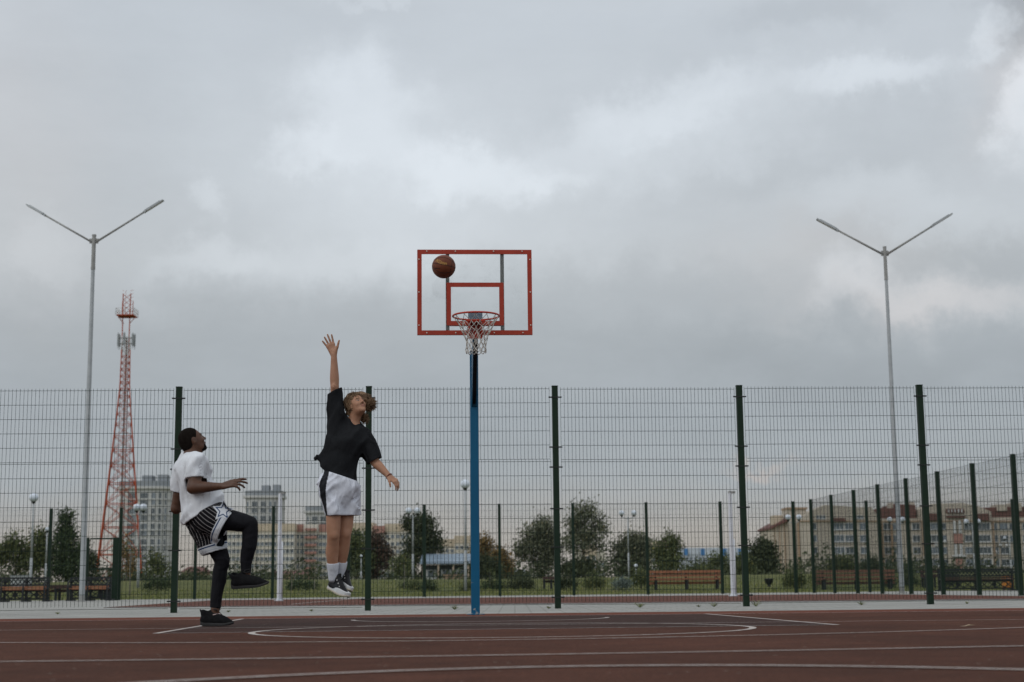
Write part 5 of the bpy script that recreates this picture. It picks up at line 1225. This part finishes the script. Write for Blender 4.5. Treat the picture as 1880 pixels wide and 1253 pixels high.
# ------------------------------------------------------------------ man in white (at the left)
Y1 = 12.75; q = lambda x, y, d=0.0: A3(P(x, y, Y1 + d))
man = thing('person', 'man in white t-shirt and striped shorts over black leggings, one knee raised', 'person', (q(400, 1100)[0], Y1, 0))
hc = q(353.5, 810.5, 0.0); hf = (0.82, 0.40, 0.40); hu = (-0.36, -0.02, 0.92)
B = Field((-3.35, Y1 - .52, -.02), (-2.02, Y1 + .52, 1.82), .006)
HL, HF, HC = head(B, hc, hf, hu, .97)
shR, shL = q(361, 850, -.16), q(336, 860, .16); elR, wrR = q(354.5, 896, -.22), q(409, 893, -.26); elL, wrL = q(323.5, 934, .21), q(347, 922, .34)
nk0 = q(352, 842, 0); B.cap(HL(-.02, 0, -.05), nk0, .060, .066, .03)
B.cap(nk0, q(354, 862), .065, .10, .05); B.cap(shR, shL, .052, .052, .05); B.cap(q(358, 862), q(368, 905), .105, .100, .05); B.cap(q(368, 905), q(380, 942), .10, .125, .05)
B.chain([shR, q(359, 872, -.20), elR], [.048, .054, .048], .03); B.chain([elR, elR + (wrR - elR) * .25, wrR], [.046, .048, .027], .025)
B.chain([shL, elL], [.055, .045], .02); B.chain([elL, wrL], [.045, .028], .012)
hand(B, wrR, q(432, 886.5, -.28) - wrR, (0.1, .6, .6), (.1, .5, -.8), 1.12, (.16, .28, .42, .52), (.10, .03, -.05, -.14), .5, .4)
hand(B, wrL, q(362, 915, .38) - wrL, (0, 0, 1), (0, -1, 0), .95, (.5, .5, .5, .5), (.1, .03, -.05, -.12), .4, .3)
hipR, kR, anR = q(396, 952, -.10), q(458, 962.5, -.13), q(452, 1051, -.10); hipL, kL, anL = q(378, 955, .08), q(408, 1030, .04), q(395, 1119, .02)
B.chain([hipR, q(430, 957, -.12), kR, q(457, 1002, -.12), anR], [.080, .068, .050, .044, .033], .03); B.chain([hipL, q(396, 1000, .06), kL, q(402, 1060, .05), anL], [.080, .066, .050, .044, .033], .03)
B.cap(anR, q(452, 1066, -.10), .036, .036, .01); B.cap(anL, q(394, 1136, .02), .036, .036, .01)
def paint1(c): return head_paint(.97, HC, HF, c, 0, 1, 2, 3, 4, beard=2)
B.build('body', [M_skind, M_lipd, M_black, M_eyew, M_iris], man, 1, paint1)
# cropped hair
Hh = Field(hc - .17, hc + .17, .005); f_, u_, s_ = HF; ax = (f_, s_, u_)
Hh.ell(HL(-.016, 0, .032), ax, (.0955, .079, .0917), 0); Hh.ell(HL(-.045, 0, -.005), ax, (.066, .071, .080), .02)
x, y, z = Hh.grid(); a_ = (x - hc[0]) * f_[0] + (y - hc[1]) * f_[1] + (z - hc[2]) * f_[2]; e_ = (x - hc[0]) * u_[0] + (y - hc[1]) * u_[1] + (z - hc[2]) * u_[2]
Hh.F = np.maximum(Hh.F, (a_ - (.022 + .55 * np.clip(e_ - .01, -.03, .085))).astype(np.float32)); Hh.F = np.maximum(Hh.F, (-e_ - .060 + .0 * a_).astype(np.float32))
b_ = (x - hc[0]) * s_[0] + (y - hc[1]) * s_[1] + (z - hc[2]) * s_[2]; ear = np.sqrt(((a_ + .004) / .024) ** 2 + ((e_ + .012) / .032) ** 2) - 1; Hh.F = np.maximum(Hh.F, np.where(np.abs(b_) > .05, -ear * .024, -1).astype(np.float32))
Hh.build('hair', M_black, man, 1)
# t-shirt
T = Field((-3.42, Y1 - .5, .85), (-2.1, Y1 + .5, 1.72), .0065)
T.cap(q(351, 842, 0), q(356, 862), .080, .135, .05); T.cap(q(359, 853, -.12), q(340, 862, .11), .084, .072, .06)
T.cap(q(356, 865, -.05), q(364, 905, -.03), .128, .132, .05); T.cap(q(350, 868, .08), q(362, 905, .06), .115, .128, .05); T.cap(q(365, 905), q(376, 950), .142, .178, .05); T.cap(q(390, 905), q(402, 928), .058, .058, .06)
T.cap(q(355, 910, .02), q(349, 952, .0), .085, .06, .06)
T.chain([shR + A3((0, 0, -.005)), q(359.5, 868, -.19), q(361, 888, -.21)], [.078, .069, .066], .03)
T.chain([shL, q(331, 886, .19), q(325, 912, .205)], [.066, .064, .060], .03)
T.wrinkle(.020, 7, 3.1, vec=q(340, 965) - q(400, 905)); T.wrinkle(.008, 13, 7.7, vec=(.25, .2, 1)); T.wrinkle(.010, 5, 1.1, ridged=False)
T.shell(.011)
hl, hr = q(338, 967), q(413, 923); dd = hr - hl; nn = np.array((dd[2], 0, -dd[0])); T.plane((hl + hr) / 2, nn if nn[2] < 0 else -nn)
T.cutdisc(q(361, 877.5, -.2), q(361.5, 900, -.2) - q(360, 862, -.19), .110, .10); T.cutdisc(q(322, 903, .21), q(316, 935, .22) - q(329, 875, .2), .095, .09)
T.cap(q(357, 826), q(352, 846), .058, .060, .012, None, 'sub'); T.cap(q(352, 806), q(354, 826), .12, .05, .0, None, 'sub')
T.build('t_shirt', M_tee, man, 2)
# shorts with pinstripes, white cuffs with a navy line
cR0, cR1 = q(431, 938, -.12), q(399, 992, -.14); cL0, cL1 = q(371, 1021, .0), q(414, 1008, .0)
H = Field((-3.2, Y1 - .42, .50), (-2.15, Y1 + .38, 1.22), .0065)
H.cap(q(372, 930), q(382, 950), .150, .165, .04); H.cap(q(385, 952, -.07), q(424, 968, -.13), .130, .118, .05); H.cap(q(378, 955, .04), q(395, 1022, .03), .150, .098, .05); H.cap(q(362, 955, .02), q(380, 1000, .0), .09, .07, .05)
H.cap(q(402, 975, -.09), q(410, 985, -.13), .07, .05, .05)
H.wrinkle(.014, 6, 9.1, vec=q(395, 1022) - q(370, 940)); H.wrinkle(.005, 13, 2.2)
H.shell(.011)
dR = cR1 - cR0; nR = np.array((-dR[2], 0, dR[0])); nR = nR if nR[0] > 0 else -nR; H.plane((cR0 + cR1) / 2 + A3((0.0, 0, 0)), nR) if False else None
axR = q(440, 972, -.13) - q(390, 950, -.07); nRp = nR / np.linalg.norm(nR); H.cutdisc((cR0 + cR1) / 2 + A3((0, -.0, 0)), nRp, .20, .25)
dL = cL1 - cL0; nL = np.array((dL[2], 0, -dL[0])); nL = nL if nL[2] < 0 else -nL; nLp = nL / np.linalg.norm(nL); H.cutdisc((cL0 + cL1) / 2, nLp, .17, .25)
hA, hB = q(338, 963), q(413, 919); dH = hB - hA; H.plane((hA + hB) / 2, (-dH[2], 0, dH[0]))
cRm, cLm = (cR0 + cR1) / 2, (cL0 + cL1) / 2
def cuff(V):                       # distance up from the nearest hem, in metres
    dr = -((V - cRm) @ nRp); dl = -((V - cLm) @ nLp); rr = np.linalg.norm((V - cRm) - ((V - cRm) @ nRp)[:, None] * nRp, axis=1); rl = np.linalg.norm((V - cLm) - ((V - cLm) @ nLp)[:, None] * nLp, axis=1)
    a = np.where(rr < .19, dr, 9); b = np.where(rl < .17, dl, 9); b = np.where(V[:, 2] < q(400, 985)[2] + .03, b, 9); a = np.where(V[:, 0] > q(392, 900)[0], a, 9); return np.minimum(a, b)
segs = [(q(378, 930, .02), q(392, 1022, .03), (0, -1, 0), 0.02), (q(372, 930, -.06), q(424, 968, -.13), (0, -1, 0), 0.0)]
def sang(V): return axes_attr(V, segs)[0]
m = bpy.data.materials.new('pinstriped_black_mesh'); m.use_nodes = True; nt = m.node_tree; bs = nt.nodes['Principled BSDF']; bs.inputs['Roughness'].default_value = .8; bs.inputs['Specular IOR Level'].default_value = .05
an = N(nt, 'ShaderNodeAttribute', attribute_name='around'); cu = N(nt, 'ShaderNodeAttribute', attribute_name='cuff')
st = mth(nt, 'LESS_THAN', mth(nt, 'FRACT', mth(nt, 'MULTIPLY', an.outputs['Fac'], 4.4)), .085); c0 = mixc(nt, st, (.010, .010, .012), (.42, .40, .40))
cf = cu.outputs['Fac']; c1 = mixc(nt, mth(nt, 'LESS_THAN', cf, .066), c0, (.55, .57, .60)); nav = mth(nt, 'MULTIPLY', mth(nt, 'LESS_THAN', cf, .056), mth(nt, 'GREATER_THAN', cf, .046)); c1 = mixc(nt, nav, c1, (.012, .045, .13))
rib = mth(nt, 'MULTIPLY', mth(nt, 'MULTIPLY', mth(nt, 'LESS_THAN', cf, .022), mth(nt, 'GREATER_THAN', cf, .017)), .5); c1 = mixc(nt, rib, c1, (.2, .22, .26))
nt.links.new(c1, bs.inputs['Base Color']); M_pin = m
sh1 = H.build('shorts', M_pin, man, 2, None, {'around': sang, 'cuff': cuff})
# leggings
Lg = Field((-3.1, Y1 - .36, .06), (-2.02, Y1 + .28, 1.12), .006)
Lg.chain([hipR, q(430, 957, -.12), kR, q(459, 982, -.12), q(457, 1004, -.12), q(452, 1030, -.11), q(452, 1056, -.10)], [.090, .082, .064, .061, .059, .047, .041], .03)
Lg.chain([hipL, q(396, 1000, .06), kL, q(405, 1046, .05), q(402, 1066, .05), q(397, 1095, .03), q(394.5, 1126, .02)], [.092, .080, .062, .058, .058, .046, .041], .03)
Lg.ell(q(464, 962, -.13), (A3((1, 0, 0)), A3((0, 1, 0)), A3((0, 0, 1))), (.035, .045, .045), .02)
Lg.wrinkle(.004, 14, 4.2); Lg.cutdisc(q(452, 1050.5, -.1), anR - kR, .09, .1); Lg.cutdisc(q(395, 1117, .02), anL - kL, .09, .1)
Lg.build('leggings', M_legg, man, 1)
def shoe(parent, heel, toe, up, mu, ms, style='run', sc=1.0, lace=True):
    heel = A3(heel); f, u, s = frame_of(A3(toe) - heel, up); L = lambda a, b, d: heel + (f * a + s * b + u * d) * sc; ax = (f, s, u); ln = np.linalg.norm(A3(toe) - heel) / sc; k = ln / .30
    pts = np.array([L(a, b, d) for a in (-.03, ln + .03) for b in (-.08, .08) for d in (-.03, .19)]); lo, hi = pts.min(0), pts.max(0)
    U = Field(lo, hi, .0045); fl = (s, 1.0)
    run = style == 'run'
    U.chain([L(.040 * k, 0, .048), L(.11 * k, 0, .046), L(.18 * k, .002, .040), L(.235 * k, .003, .031), L(.272 * k, .0, .024)], [.034, .034, .036, .031, .018], .02)
    U.chain([L(.052 * k, 0, .062), L(.050 * k, 0, .090), L(.050 * k, 0, .112 if run else .150)], [.034, .032, .036], .02); U.chain([L(.085 * k, 0, .094 if run else .125), L(.14 * k, 0, .074 if run else .088), L(.205 * k, 0, .048)], [.032, .030, .026], .03)
    if run: U.cap(L(.022 * k, 0, .095), L(.004 * k, 0, .132), .010, .006, .012); U.cap(L(.10 * k, 0, .11), L(.108 * k, 0, .140), .018, .008, .012)
    else: U.cap(L(.09 * k, 0, .13), L(.10 * k, 0, .165), .022, .014, .012)
    U.cap(L(.056 * k, 0, .094 if run else .135), L(.062 * k, 0, .22), .029, .040, .006, None, 'sub')
    U.plane(L(0, 0, .013), -u)
    up_ = U.build('shoe', mu, parent, 1)
    So = Field(lo, hi, .004); x, y, z = So.grid(); px, py, pz = x - heel[0], y - heel[1], z - heel[2]; a_ = (px * f[0] + py * f[1] + pz * f[2]) / sc; b_ = (px * s[0] + py * s[1] + pz * s[2]) / sc; c_ = (px * u[0] + py * u[1] + pz * u[2]) / sc
    t = np.clip(a_ / ln, 0, 1); w = .034 + .011 * np.sin(np.clip((t - .30) / .65, 0, 1) * PI) - .005 * np.sin(np.clip(t / .6, 0, 1) * PI)
    ac = np.clip(a_, .042, ln - .045); d2 = np.sqrt((a_ - ac) ** 2 + b_ ** 2) - w; toeup = .022 * np.clip((t - .62) / .38, 0, 1) ** 2 + .014 * np.clip((.16 - t) / .16, 0, 1) ** 2
    if style == 'run': topz = .031 - .014 * t + .020 * np.clip(.22 - t, 0, 1) * 2; botz = .0
    else: topz = .030 + .030 * np.exp(-((t - .62) / .30) ** 2) + .016 * np.clip(.2 - t, 0, 1) * 2; botz = .012
    d = np.maximum(np.maximum(d2, c_ - toeup - topz), botz + toeup - c_); d = d + .0015 * np.sin(a_ * 260) * (c_ < .014) if run else d; So.F = (d * sc).astype(np.float32); so_ = So.build('sole', ms, up_ if False else parent, 1)
    if style != 'run':
        O = Field(lo, hi, .004); O.F = (np.maximum(np.maximum(d2 - .003, c_ - toeup - .0155), toeup - c_) * sc).astype(np.float32); O.build('outsole', M_solec, parent, 1)
    if lace:
        b = MB(); loc = A3(parent.location)
        for i in range(4):
            aa = .105 + .024 * i; zt_ = (.112 if style == 'run' else .152) - (.013 if run else .022) * i
            b.tube([L(aa * k, -.026, zt_ - .012) - loc, L((aa + .008) * k, 0, zt_ + .0035) - loc, L(aa * k, .026, zt_ - .012) - loc], .0042 * sc, 6)
        if style == 'run':
            b.tube([L(.115 * k, .0, .120) - loc, L(.120 * k, -.02, .138) - loc, L(.150 * k, -.035, .142) - loc, L(.165 * k, -.025, .132) - loc, L(.125 * k, 0, .118) - loc], .0042, 6); b.tube([L(.115 * k, .0, .120) - loc, L(.125 * k, .02, .134) - loc, L(.155 * k, .030, .130) - loc, L(.150 * k, .01, .118) - loc], .0042, 6); b.tube([L(.12 * k, 0, .12) - loc, L(.15 * k, -.03, .115) - loc, L(.175 * k, -.045, .085) - loc], .0035, 5)
        b.build('lace', M_lace, parent, True)
        if style != 'run':
            for i in range(4):
                for sgn in (-1, 1):
                    e = MB(); e.sphere(L((.092 + .027 * i) * k, sgn * .031, .136 - .021 * i) - loc, .0062, 8, 6); e.build('eyelet', M_eyel, parent, True)
    return L
q3 = lambda x, y, d: q(x, y, d)
hs = A3((q(366.5, 1150, .04)[0], Y1 + .03, .022)); ts = A3((q(432.5, 1150, .0)[0], Y1 - .03, .022)); shoe(man, hs, ts, (0, 0, 1), M_shoeb, M_soleb)
hr_ = q(423.5, 1082, -.10); tr_ = q(497, 1075, -.20); shoe(man, hr_, tr_, (-.12, -.22, .96), M_shoeb, M_soleb)
# bare ankle socks edge
b = MB(); loc = A3(man.location)
for c_ in (q(394.5, 1129, .02), q(452, 1062, -.10)): b.tube([c_ - loc + A3((.042 * math.cos(t_), .042 * math.sin(t_), .006 * math.cos(t_))) for t_ in np.linspace(0, 2 * PI, 20)[:-1]], .006, 6, closed=True)
b.build('sock_edge', mat('pale_pink_sock', (.55, .42, .40), .9), man, True)
# star on the side of the raised leg of the shorts: laid on the cloth
bv = BVHTree.FromPolygons([v.co for v in sh1.data.vertices], [tuple(p.vertices) for p in sh1.data.polygons])
def decal(name, rings, m_, lift):
    """polygon (photograph pixels) projected onto the shorts along the view and lifted off the cloth"""
    mbx = MB(); loc = man.location; cxp = sum(p[0] for p in rings) / len(rings); cyp = sum(p[1] for p in rings) / len(rings); vs = []; n = len(rings); K = 10
    for kk in range(K + 1):
        for i in range(n):
            f0 = kk / K; px = cxp + (rings[i][0] - cxp) * f0; py = cyp + (rings[i][1] - cyp) * f0; dv = ray(px, py).normalized(); hit = bv.ray_cast(CAM + dv * 8 - loc, dv)
            h_ = hit[0] if hit[0] is not None else (P(px, py, Y1 - .2) - loc); vs.append(Vector(h_) - dv * lift)
    fs = [(kk * n + i, kk * n + (i + 1) % n, (kk + 1) * n + (i + 1) % n, (kk + 1) * n + i) for kk in range(K) for i in range(n)]; mbx.add(vs, fs); return mbx.build(name, m_, sh1)
def starpts(cx, cy, r, rot, inner=.45, sub=6):
    c = []
    for i in range(10):
        rr = r if i % 2 == 0 else r * inner; a = R(rot + 36 * i); c.append((cx + rr * math.cos(a), cy - rr * math.sin(a)))
    o = []
    for i in range(10):
        for j in range(sub): o.append((c[i][0] + (c[(i + 1) % 10][0] - c[i][0]) * j / sub, c[i][1] + (c[(i + 1) % 10][1] - c[i][1]) * j / sub))
    return o
M_navy = mat('navy_trim', (.012, .045, .13), .8); M_whst = mat('white_star_fabric', (.56, .58, .61), .85)
decal('star_border', starpts(409.5, 938.5, 21.5, 12, .50), M_whst, .004); decal('star_outline', starpts(410, 938, 16.5, 12), M_navy, .0065); decal('star', starpts(410, 938, 12.0, 12), M_whst, .009)

# ------------------------------------------------------------------ jumping man in black
Y2 = 14.0; q = lambda x, y, d=0.0: A3(P(x, y, Y2 + d))
jm = thing('person', 'leaping man with wavy brown hair, black t-shirt and white shorts, one arm up', 'person', tuple(q(622, 985)))
hc = q(654, 744.5, 0.0); hf = (0.60, -0.66, 0.42); hu = (-0.30, 0.25, 0.92)
B = Field((-1.90, Y2 - .5, .20), (-.95, Y2 + .5, 2.72), .0055)
HL, HF, HC = head(B, hc, hf, hu, .93)
shR, shL = q(621, 783, -.02), q(668, 802, .02); elR, wrR = q(614.5, 711, -.04), q(613, 651, -.06); elL, wrL = q(688, 848, .0), q(713.5, 874, -.06)
nk0 = q(645, 785, .03); B.cap(HL(-.005, 0, -.05), nk0, .053, .058, .03)
B.cap(nk0, q(638, 812), .07, .12, .05); B.cap(shR, shL, .062, .060, .05); B.cap(q(636, 815), q(629, 855), .108, .10, .05); B.cap(q(630, 855), q(626, 890), .105, .112, .05)
B.chain([shR, q(616, 745, -.03), elR, elR + (wrR - elR) * .30, elR + (wrR - elR) * .7, wrR], [.048, .046, .039, .041, .032, .026], .02)
B.ell(elR + A3((-.005, -.03, -.0)), (A3((1, 0, 0)), A3((0, 1, 0)), A3((0, 0, 1))), (.02, .02, .025), .02)
B.chain([shL, q(679, 826, .01), elL, elL + (wrL - elL) * .3, wrL], [.046, .048, .042, .041, .026], .02)
hand(B, wrR, q(604.5, 628, -.06) - wrR, (1, 0, .4), (0, -1, 0), 1.04, (.08, .05, .06, .10), (.14, -.02, -.16, -.34), .62, .05)
hand(B, wrL, q(726, 884, -.08) - wrL, (-.3, -.8, -.5), (-.6, .1, -.8), .95, (.42, .45, .48, .5), (.10, .02, -.06, -.14), .45, .3)
hipR, kR, anR = q(613, 898, -.04), q(612, 984, -.07), q(611, 1054, .02); hipL, kL, anL = q(634, 900, .07), q(633, 982, .03), q(625, 1048, .12)
B.chain([hipR, q(612, 945, -.07), q(612, 970, -.075), kR, q(611, 1000, -.04), q(609.5, 1014, -.02), q(611, 1036, .0), anR], [.078, .067, .062, .056, .055, .057, .046, .036], .03)
B.chain([hipL, q(636.5, 945, .05), q(635, 968, .04), kL, q(631.5, 998, .05), q(629, 1012, .07), q(627, 1030, .09), anL], [.078, .066, .061, .055, .054, .056, .046, .036], .03)
B.ell(kR + A3((.014, -.040, .005)), (A3((1, 0, 0)), A3((0, 1, 0)), A3((0, 0, 1))), (.022, .016, .028), .03); B.ell(kL + A3((.018, -.036, .005)), (A3((1, 0, 0)), A3((0, 1, 0)), A3((0, 0, 1))), (.022, .016, .028), .03)
def paint2(c): return head_paint(.93, HC, HF, c, 0, 1, 2, 3, 4, None, 5)
B.build('body', [M_skinl, M_lipl, M_browl, M_eyew, M_iris, M_tache], jm, 1, paint2)
# t-shirt
T = Field((-1.95, Y2 - .42, 1.10), (-.98, Y2 + .42, 2.25), .0062)
T.cap(q(644, 786, .02), q(638, 812), .085, .145, .05); T.cap(q(622, 790), q(666, 806, .02), .085, .085, .06)
T.cap(q(632, 815), q(626, 850), .132, .118, .045); T.cap(q(626, 850), q(626.5, 885), .118, .126, .05); T.cap(q(612, 815, -.02), q(606, 848, -.02), .055, .05, .07)
T.chain([q(609, 808, -.03), q(599, 826, -.03), q(583.5, 840.5, -.03)], [.055, .034, .012], .035); T.chain([q(584, 841, -.03), q(593, 850, -.03), q(604, 864, -.03)], [.010, .022, .036], .03); T.cap(q(596, 838, -.03), q(603, 848, -.03), .034, .04, .02); T.cap(q(587, 840.5, -.03), q(600, 852, -.03), .017, .040, .02)
T.chain([shR + A3((.0, 0, -.03)), q(618, 755, -.03), q(616.5, 728, -.035), q(616, 706, -.04)], [.078, .066, .058, .056], .035); T.cap(q(614, 800, -.02), q(615, 750, -.03), .045, .035, .05)
T.chain([shL + A3((-.01, 0, .0)), q(680, 828, .01), q(692, 852, -.01)], [.080, .080, .070], .035)
T.wrinkle(.026, 6, 3.7, vec=q(612, 730) - q(628, 880)); T.wrinkle(.014, 12, 5.5, vec=(.5, 0, 1)); T.wrinkle(.012, 5, 8.1, ridged=False)
T.shell(.011)
hl, hr = q(596, 868), q(656, 889); dd = hr - hl; nn = np.array((dd[2], 0, -dd[0])); T.plane((hl + hr) / 2, nn if nn[2] < 0 else -nn)
nh = q(615, 700, -.04) - q(615, 740, -.03); nh = nh + A3((-.06, 0, 0)); T.cutdisc(q(614.5, 718, -.035), nh + A3((-.045, 0, 0)), .12, .12)
T.cutdisc(q(689.5, 845.5, -.01), q(700, 866) - q(680, 828), .12, .12)
T.cap(HL(.0, 0, -.08), nk0 + A3((.006, -.01, .0)), .058, .060, .012, None, 'sub'); T.ell(HC, (HF[0], HF[2], HF[1]), (.13, .11, .14), .0, 'sub')
T.build('t_shirt', M_teeb, jm, 2)
# shorts
H = Field((-1.88, Y2 - .40, .85), (-1.15, Y2 + .40, 1.42), .0062)
H.cap(q(622, 884), q(621, 905), .132, .145, .04); H.cap(q(606, 892, -.055), q(613, 952, -.07), .100, .074, .025); H.cap(q(636, 900, .04), q(643, 950, .045), .105, .076, .018); H.cap(q(643, 905, .02), q(647, 925, .03), .055, .055, .05)
H.cap(q(612, 888, -.05), q(636, 896, -.02), .09, .09, .04); H.wrinkle(.026, 6, 1.3, vec=q(600, 880) - q(640, 930)); H.wrinkle(.016, 12, 6.1, vec=(.6, 0, .5)); H.wrinkle(.010, 15, 12.2, vec=(.2, 0, 1))
H.shell(.011)
hl_, hr_q = q(596, 864), q(656, 884); dh = hr_q - hl_; H.plane((hl_ + hr_q) / 2, (-dh[2], 0, dh[0])); H.plane(q(628, 947.5), (0.03, 0, -1))
stA = [q(596, 868, -.13), q(590.5, 892, -.13), q(591.5, 912, -.13), q(597, 948, -.13)]
def stripe_paint(c):
    zs = np.array([p[2] for p in stA][::-1]); xs = np.array([p[0] for p in stA][::-1]); xc = np.interp(c[:, 2], zs, xs); w = np.interp(c[:, 2], zs, [.010, .026, .034, .026]); return ((np.abs(c[:, 0] - xc - .012) < w) & (c[:, 1] < Y2 + .02)).astype(int)
H.build('shorts', [M_whsh, M_blst], jm, 2, stripe_paint)
# socks
for nm, a, c_, r0, r1 in (('sock', q(611, 1033.5, .0), q(611.5, 1062, .03), .052, .043), ('sock', q(627, 1031, .09), q(624, 1058, .13), .051, .042)):
    K = Field(np.minimum(a, c_) - .09, np.maximum(a, c_) + .09, .005); K.cap(a, a + (c_ - a) * .30, r0 + .0015, r0 + .001, .004); K.cap(a + (c_ - a) * .36, c_, r0 - .001, r1, .006); K.cap(a + (c_ - a) * .05, a + (c_ - a) * .16, r0 + .003, r0 + .003, .004); K.shell(.009); K.cutdisc(a, a - c_, .09, .08); K.build('sock', M_sock, jm, 1)
shoe(jm, q(601, 1081, .10), q(640, 1101, -.12), (.25, -.05, .95), M_blkl, M_solew, 'ball', 1.0)
shoe(jm, q(618, 1072, .20), q(643, 1089, -.02), (.30, .1, .92), M_blkl, M_solew, 'ball', .95)
# wavy hair: scalp plus many flying locks
Hh = Field(hc - .20, hc + .22, .0055); f_, u_, s_ = HF; ax = (f_, s_, u_)
Hh.ell(HL(-.018, 0, .034), ax, (.092, .078, .088), 0); Hh.ell(HL(-.055, 0, -.005), ax, (.064, .072, .080), .02)
x, y, z = Hh.grid(); a_ = (x - hc[0]) * f_[0] + (y - hc[1]) * f_[1] + (z - hc[2]) * f_[2]; e_ = (x - hc[0]) * u_[0] + (y - hc[1]) * u_[1] + (z - hc[2]) * u_[2]
Hh.F = np.maximum(Hh.F, (a_ - (.018 + .65 * np.clip(e_ - .02, -.05, .10))).astype(np.float32)); Hh.wrinkle(.016, 26, 3.3, vec=f_ * .3 + u_)
Hh.chain([HL(-.05, .0, .050), q(664, 731, .06), q(673, 736, .06), q(680, 744, .05), q(681, 752, .05)], [.072, .055, .042, .026, .014], .03); Hh.chain([HL(-.08, 0, -.02), q(665, 762, .06), q(666, 771, .05)], [.045, .026, .016], .02)
Hh.wrinkle(.012, 24, 8.3, vec=(.8, 0, -.3)); Hh.F[(np.abs(Hh.F) > .2)] = .3 * np.sign(Hh.F[(np.abs(Hh.F) > .2)])
hair = Hh.build('hair', mat('wavy_brown_hair', (.10, .060, .034), .6, (.26, .165, .095), 30, .45, bump=.6, bscale=120), jm, 1)
rh = random.Random(4); b = MB(); loc = A3(jm.location)
def lock(p, d, L_, r0, amp, drop=.0, n=8):
    p = A3(p); d = A3(d); d /= np.linalg.norm(d); o1 = np.cross(d, (0, 1, .2)); o1 /= np.linalg.norm(o1); o2 = np.cross(d, o1); ph = rh.uniform(0, 6); fq = rh.uniform(4, 7); pts = []; rs = []
    for i in range(n):
        t = i / (n - 1); w = amp * t ** .8; pts.append(p + d * L_ * t + o1 * w * math.sin(fq * t + ph) + o2 * w * math.cos(fq * t + ph) + A3((0, 0, -drop * t * t)) - loc); rs.append(r0 * (1 - t) ** .5 + .0008)
    b.tube(pts, rs, 4)
face = lambda p: (A3(p) - HC) @ HF[0] > .035 and (A3(p) - HC) @ HF[1] < .062
for i in range(1100):                # swept over the skull towards the flying side
    v = A3([rh.gauss(0, 1) for _ in range(3)]); v /= np.linalg.norm(v); p = HL(-.016, 0, .034) + f_ * v[0] * .093 + s_ * v[1] * .080 + u_ * v[2] * .090
    if ((p - HC) @ f_) > .018 + .65 * max(-.05, min(.10, (p - HC) @ u_ - .02)) or v[2] < -.55: continue
    out_ = f_ * v[0] + s_ * v[1] + u_ * v[2]; t_ = A3((.9, .25, -.12)); t_ = t_ - out_ * (t_ @ out_) * .85; e_p = p + t_ * .05
    if face(e_p): t_ = t_ - f_ * .9
    lock(p - out_ * .004, t_ + out_ * .10 + A3([rh.gauss(0, .15) for _ in range(3)]), rh.uniform(.03, .065), rh.uniform(.0018, .0034), rh.uniform(.004, .010), rh.uniform(0, .02))
for (cx, cy, cd, rx, rz, n_) in ((665, 731, .06, .034, .026, 300), (676, 741, .055, .028, .028, 560), (666, 766, .055, .014, .018, 200)):
    for i in range(n_):
        v = A3([rh.gauss(0, 1) for _ in range(3)]); v /= np.linalg.norm(v); p = q(cx, cy, cd) + A3((v[0] * rx, v[1] * .03, v[2] * rz)) * 1.15
        lock(p, A3((v[0] * .5 + .65, v[1] * .4, v[2] * .5 - .15)) + A3([rh.gauss(0, .4) for _ in range(3)]), rh.uniform(.025, .065), rh.uniform(.0018, .0036), rh.uniform(.006, .014), rh.uniform(0, .02))
for i in range(150):                 # short fringe along the hairline
    sb = rh.uniform(-.06, .07); st = HL(.045 - abs(sb) * .3, sb, .112 - abs(sb) * .35); lock(st, s_ * rh.uniform(.2, .9) + u_ * rh.uniform(-.1, .5) + f_ * .25, rh.uniform(.02, .045), rh.uniform(.0016, .0026), rh.uniform(.004, .009), .008)
b.build('lock', MATS['wavy_brown_hair'], hair, True)
# wrist cord
b = MB(); dv = (wrL - elL) / np.linalg.norm(wrL - elL); e1 = np.cross(dv, (0, 1, 0)); e1 /= np.linalg.norm(e1); e2 = np.cross(dv, e1)
b.tube([wrL + dv * .006 + (e1 * math.cos(t_) + e2 * math.sin(t_)) * .030 - loc for t_ in np.linspace(0, 2 * PI, 20)[:-1]], .005, 6, closed=True); b.build('bracelet', mat('red_brown_cord', (.12, .03, .02), .8), jm, True)
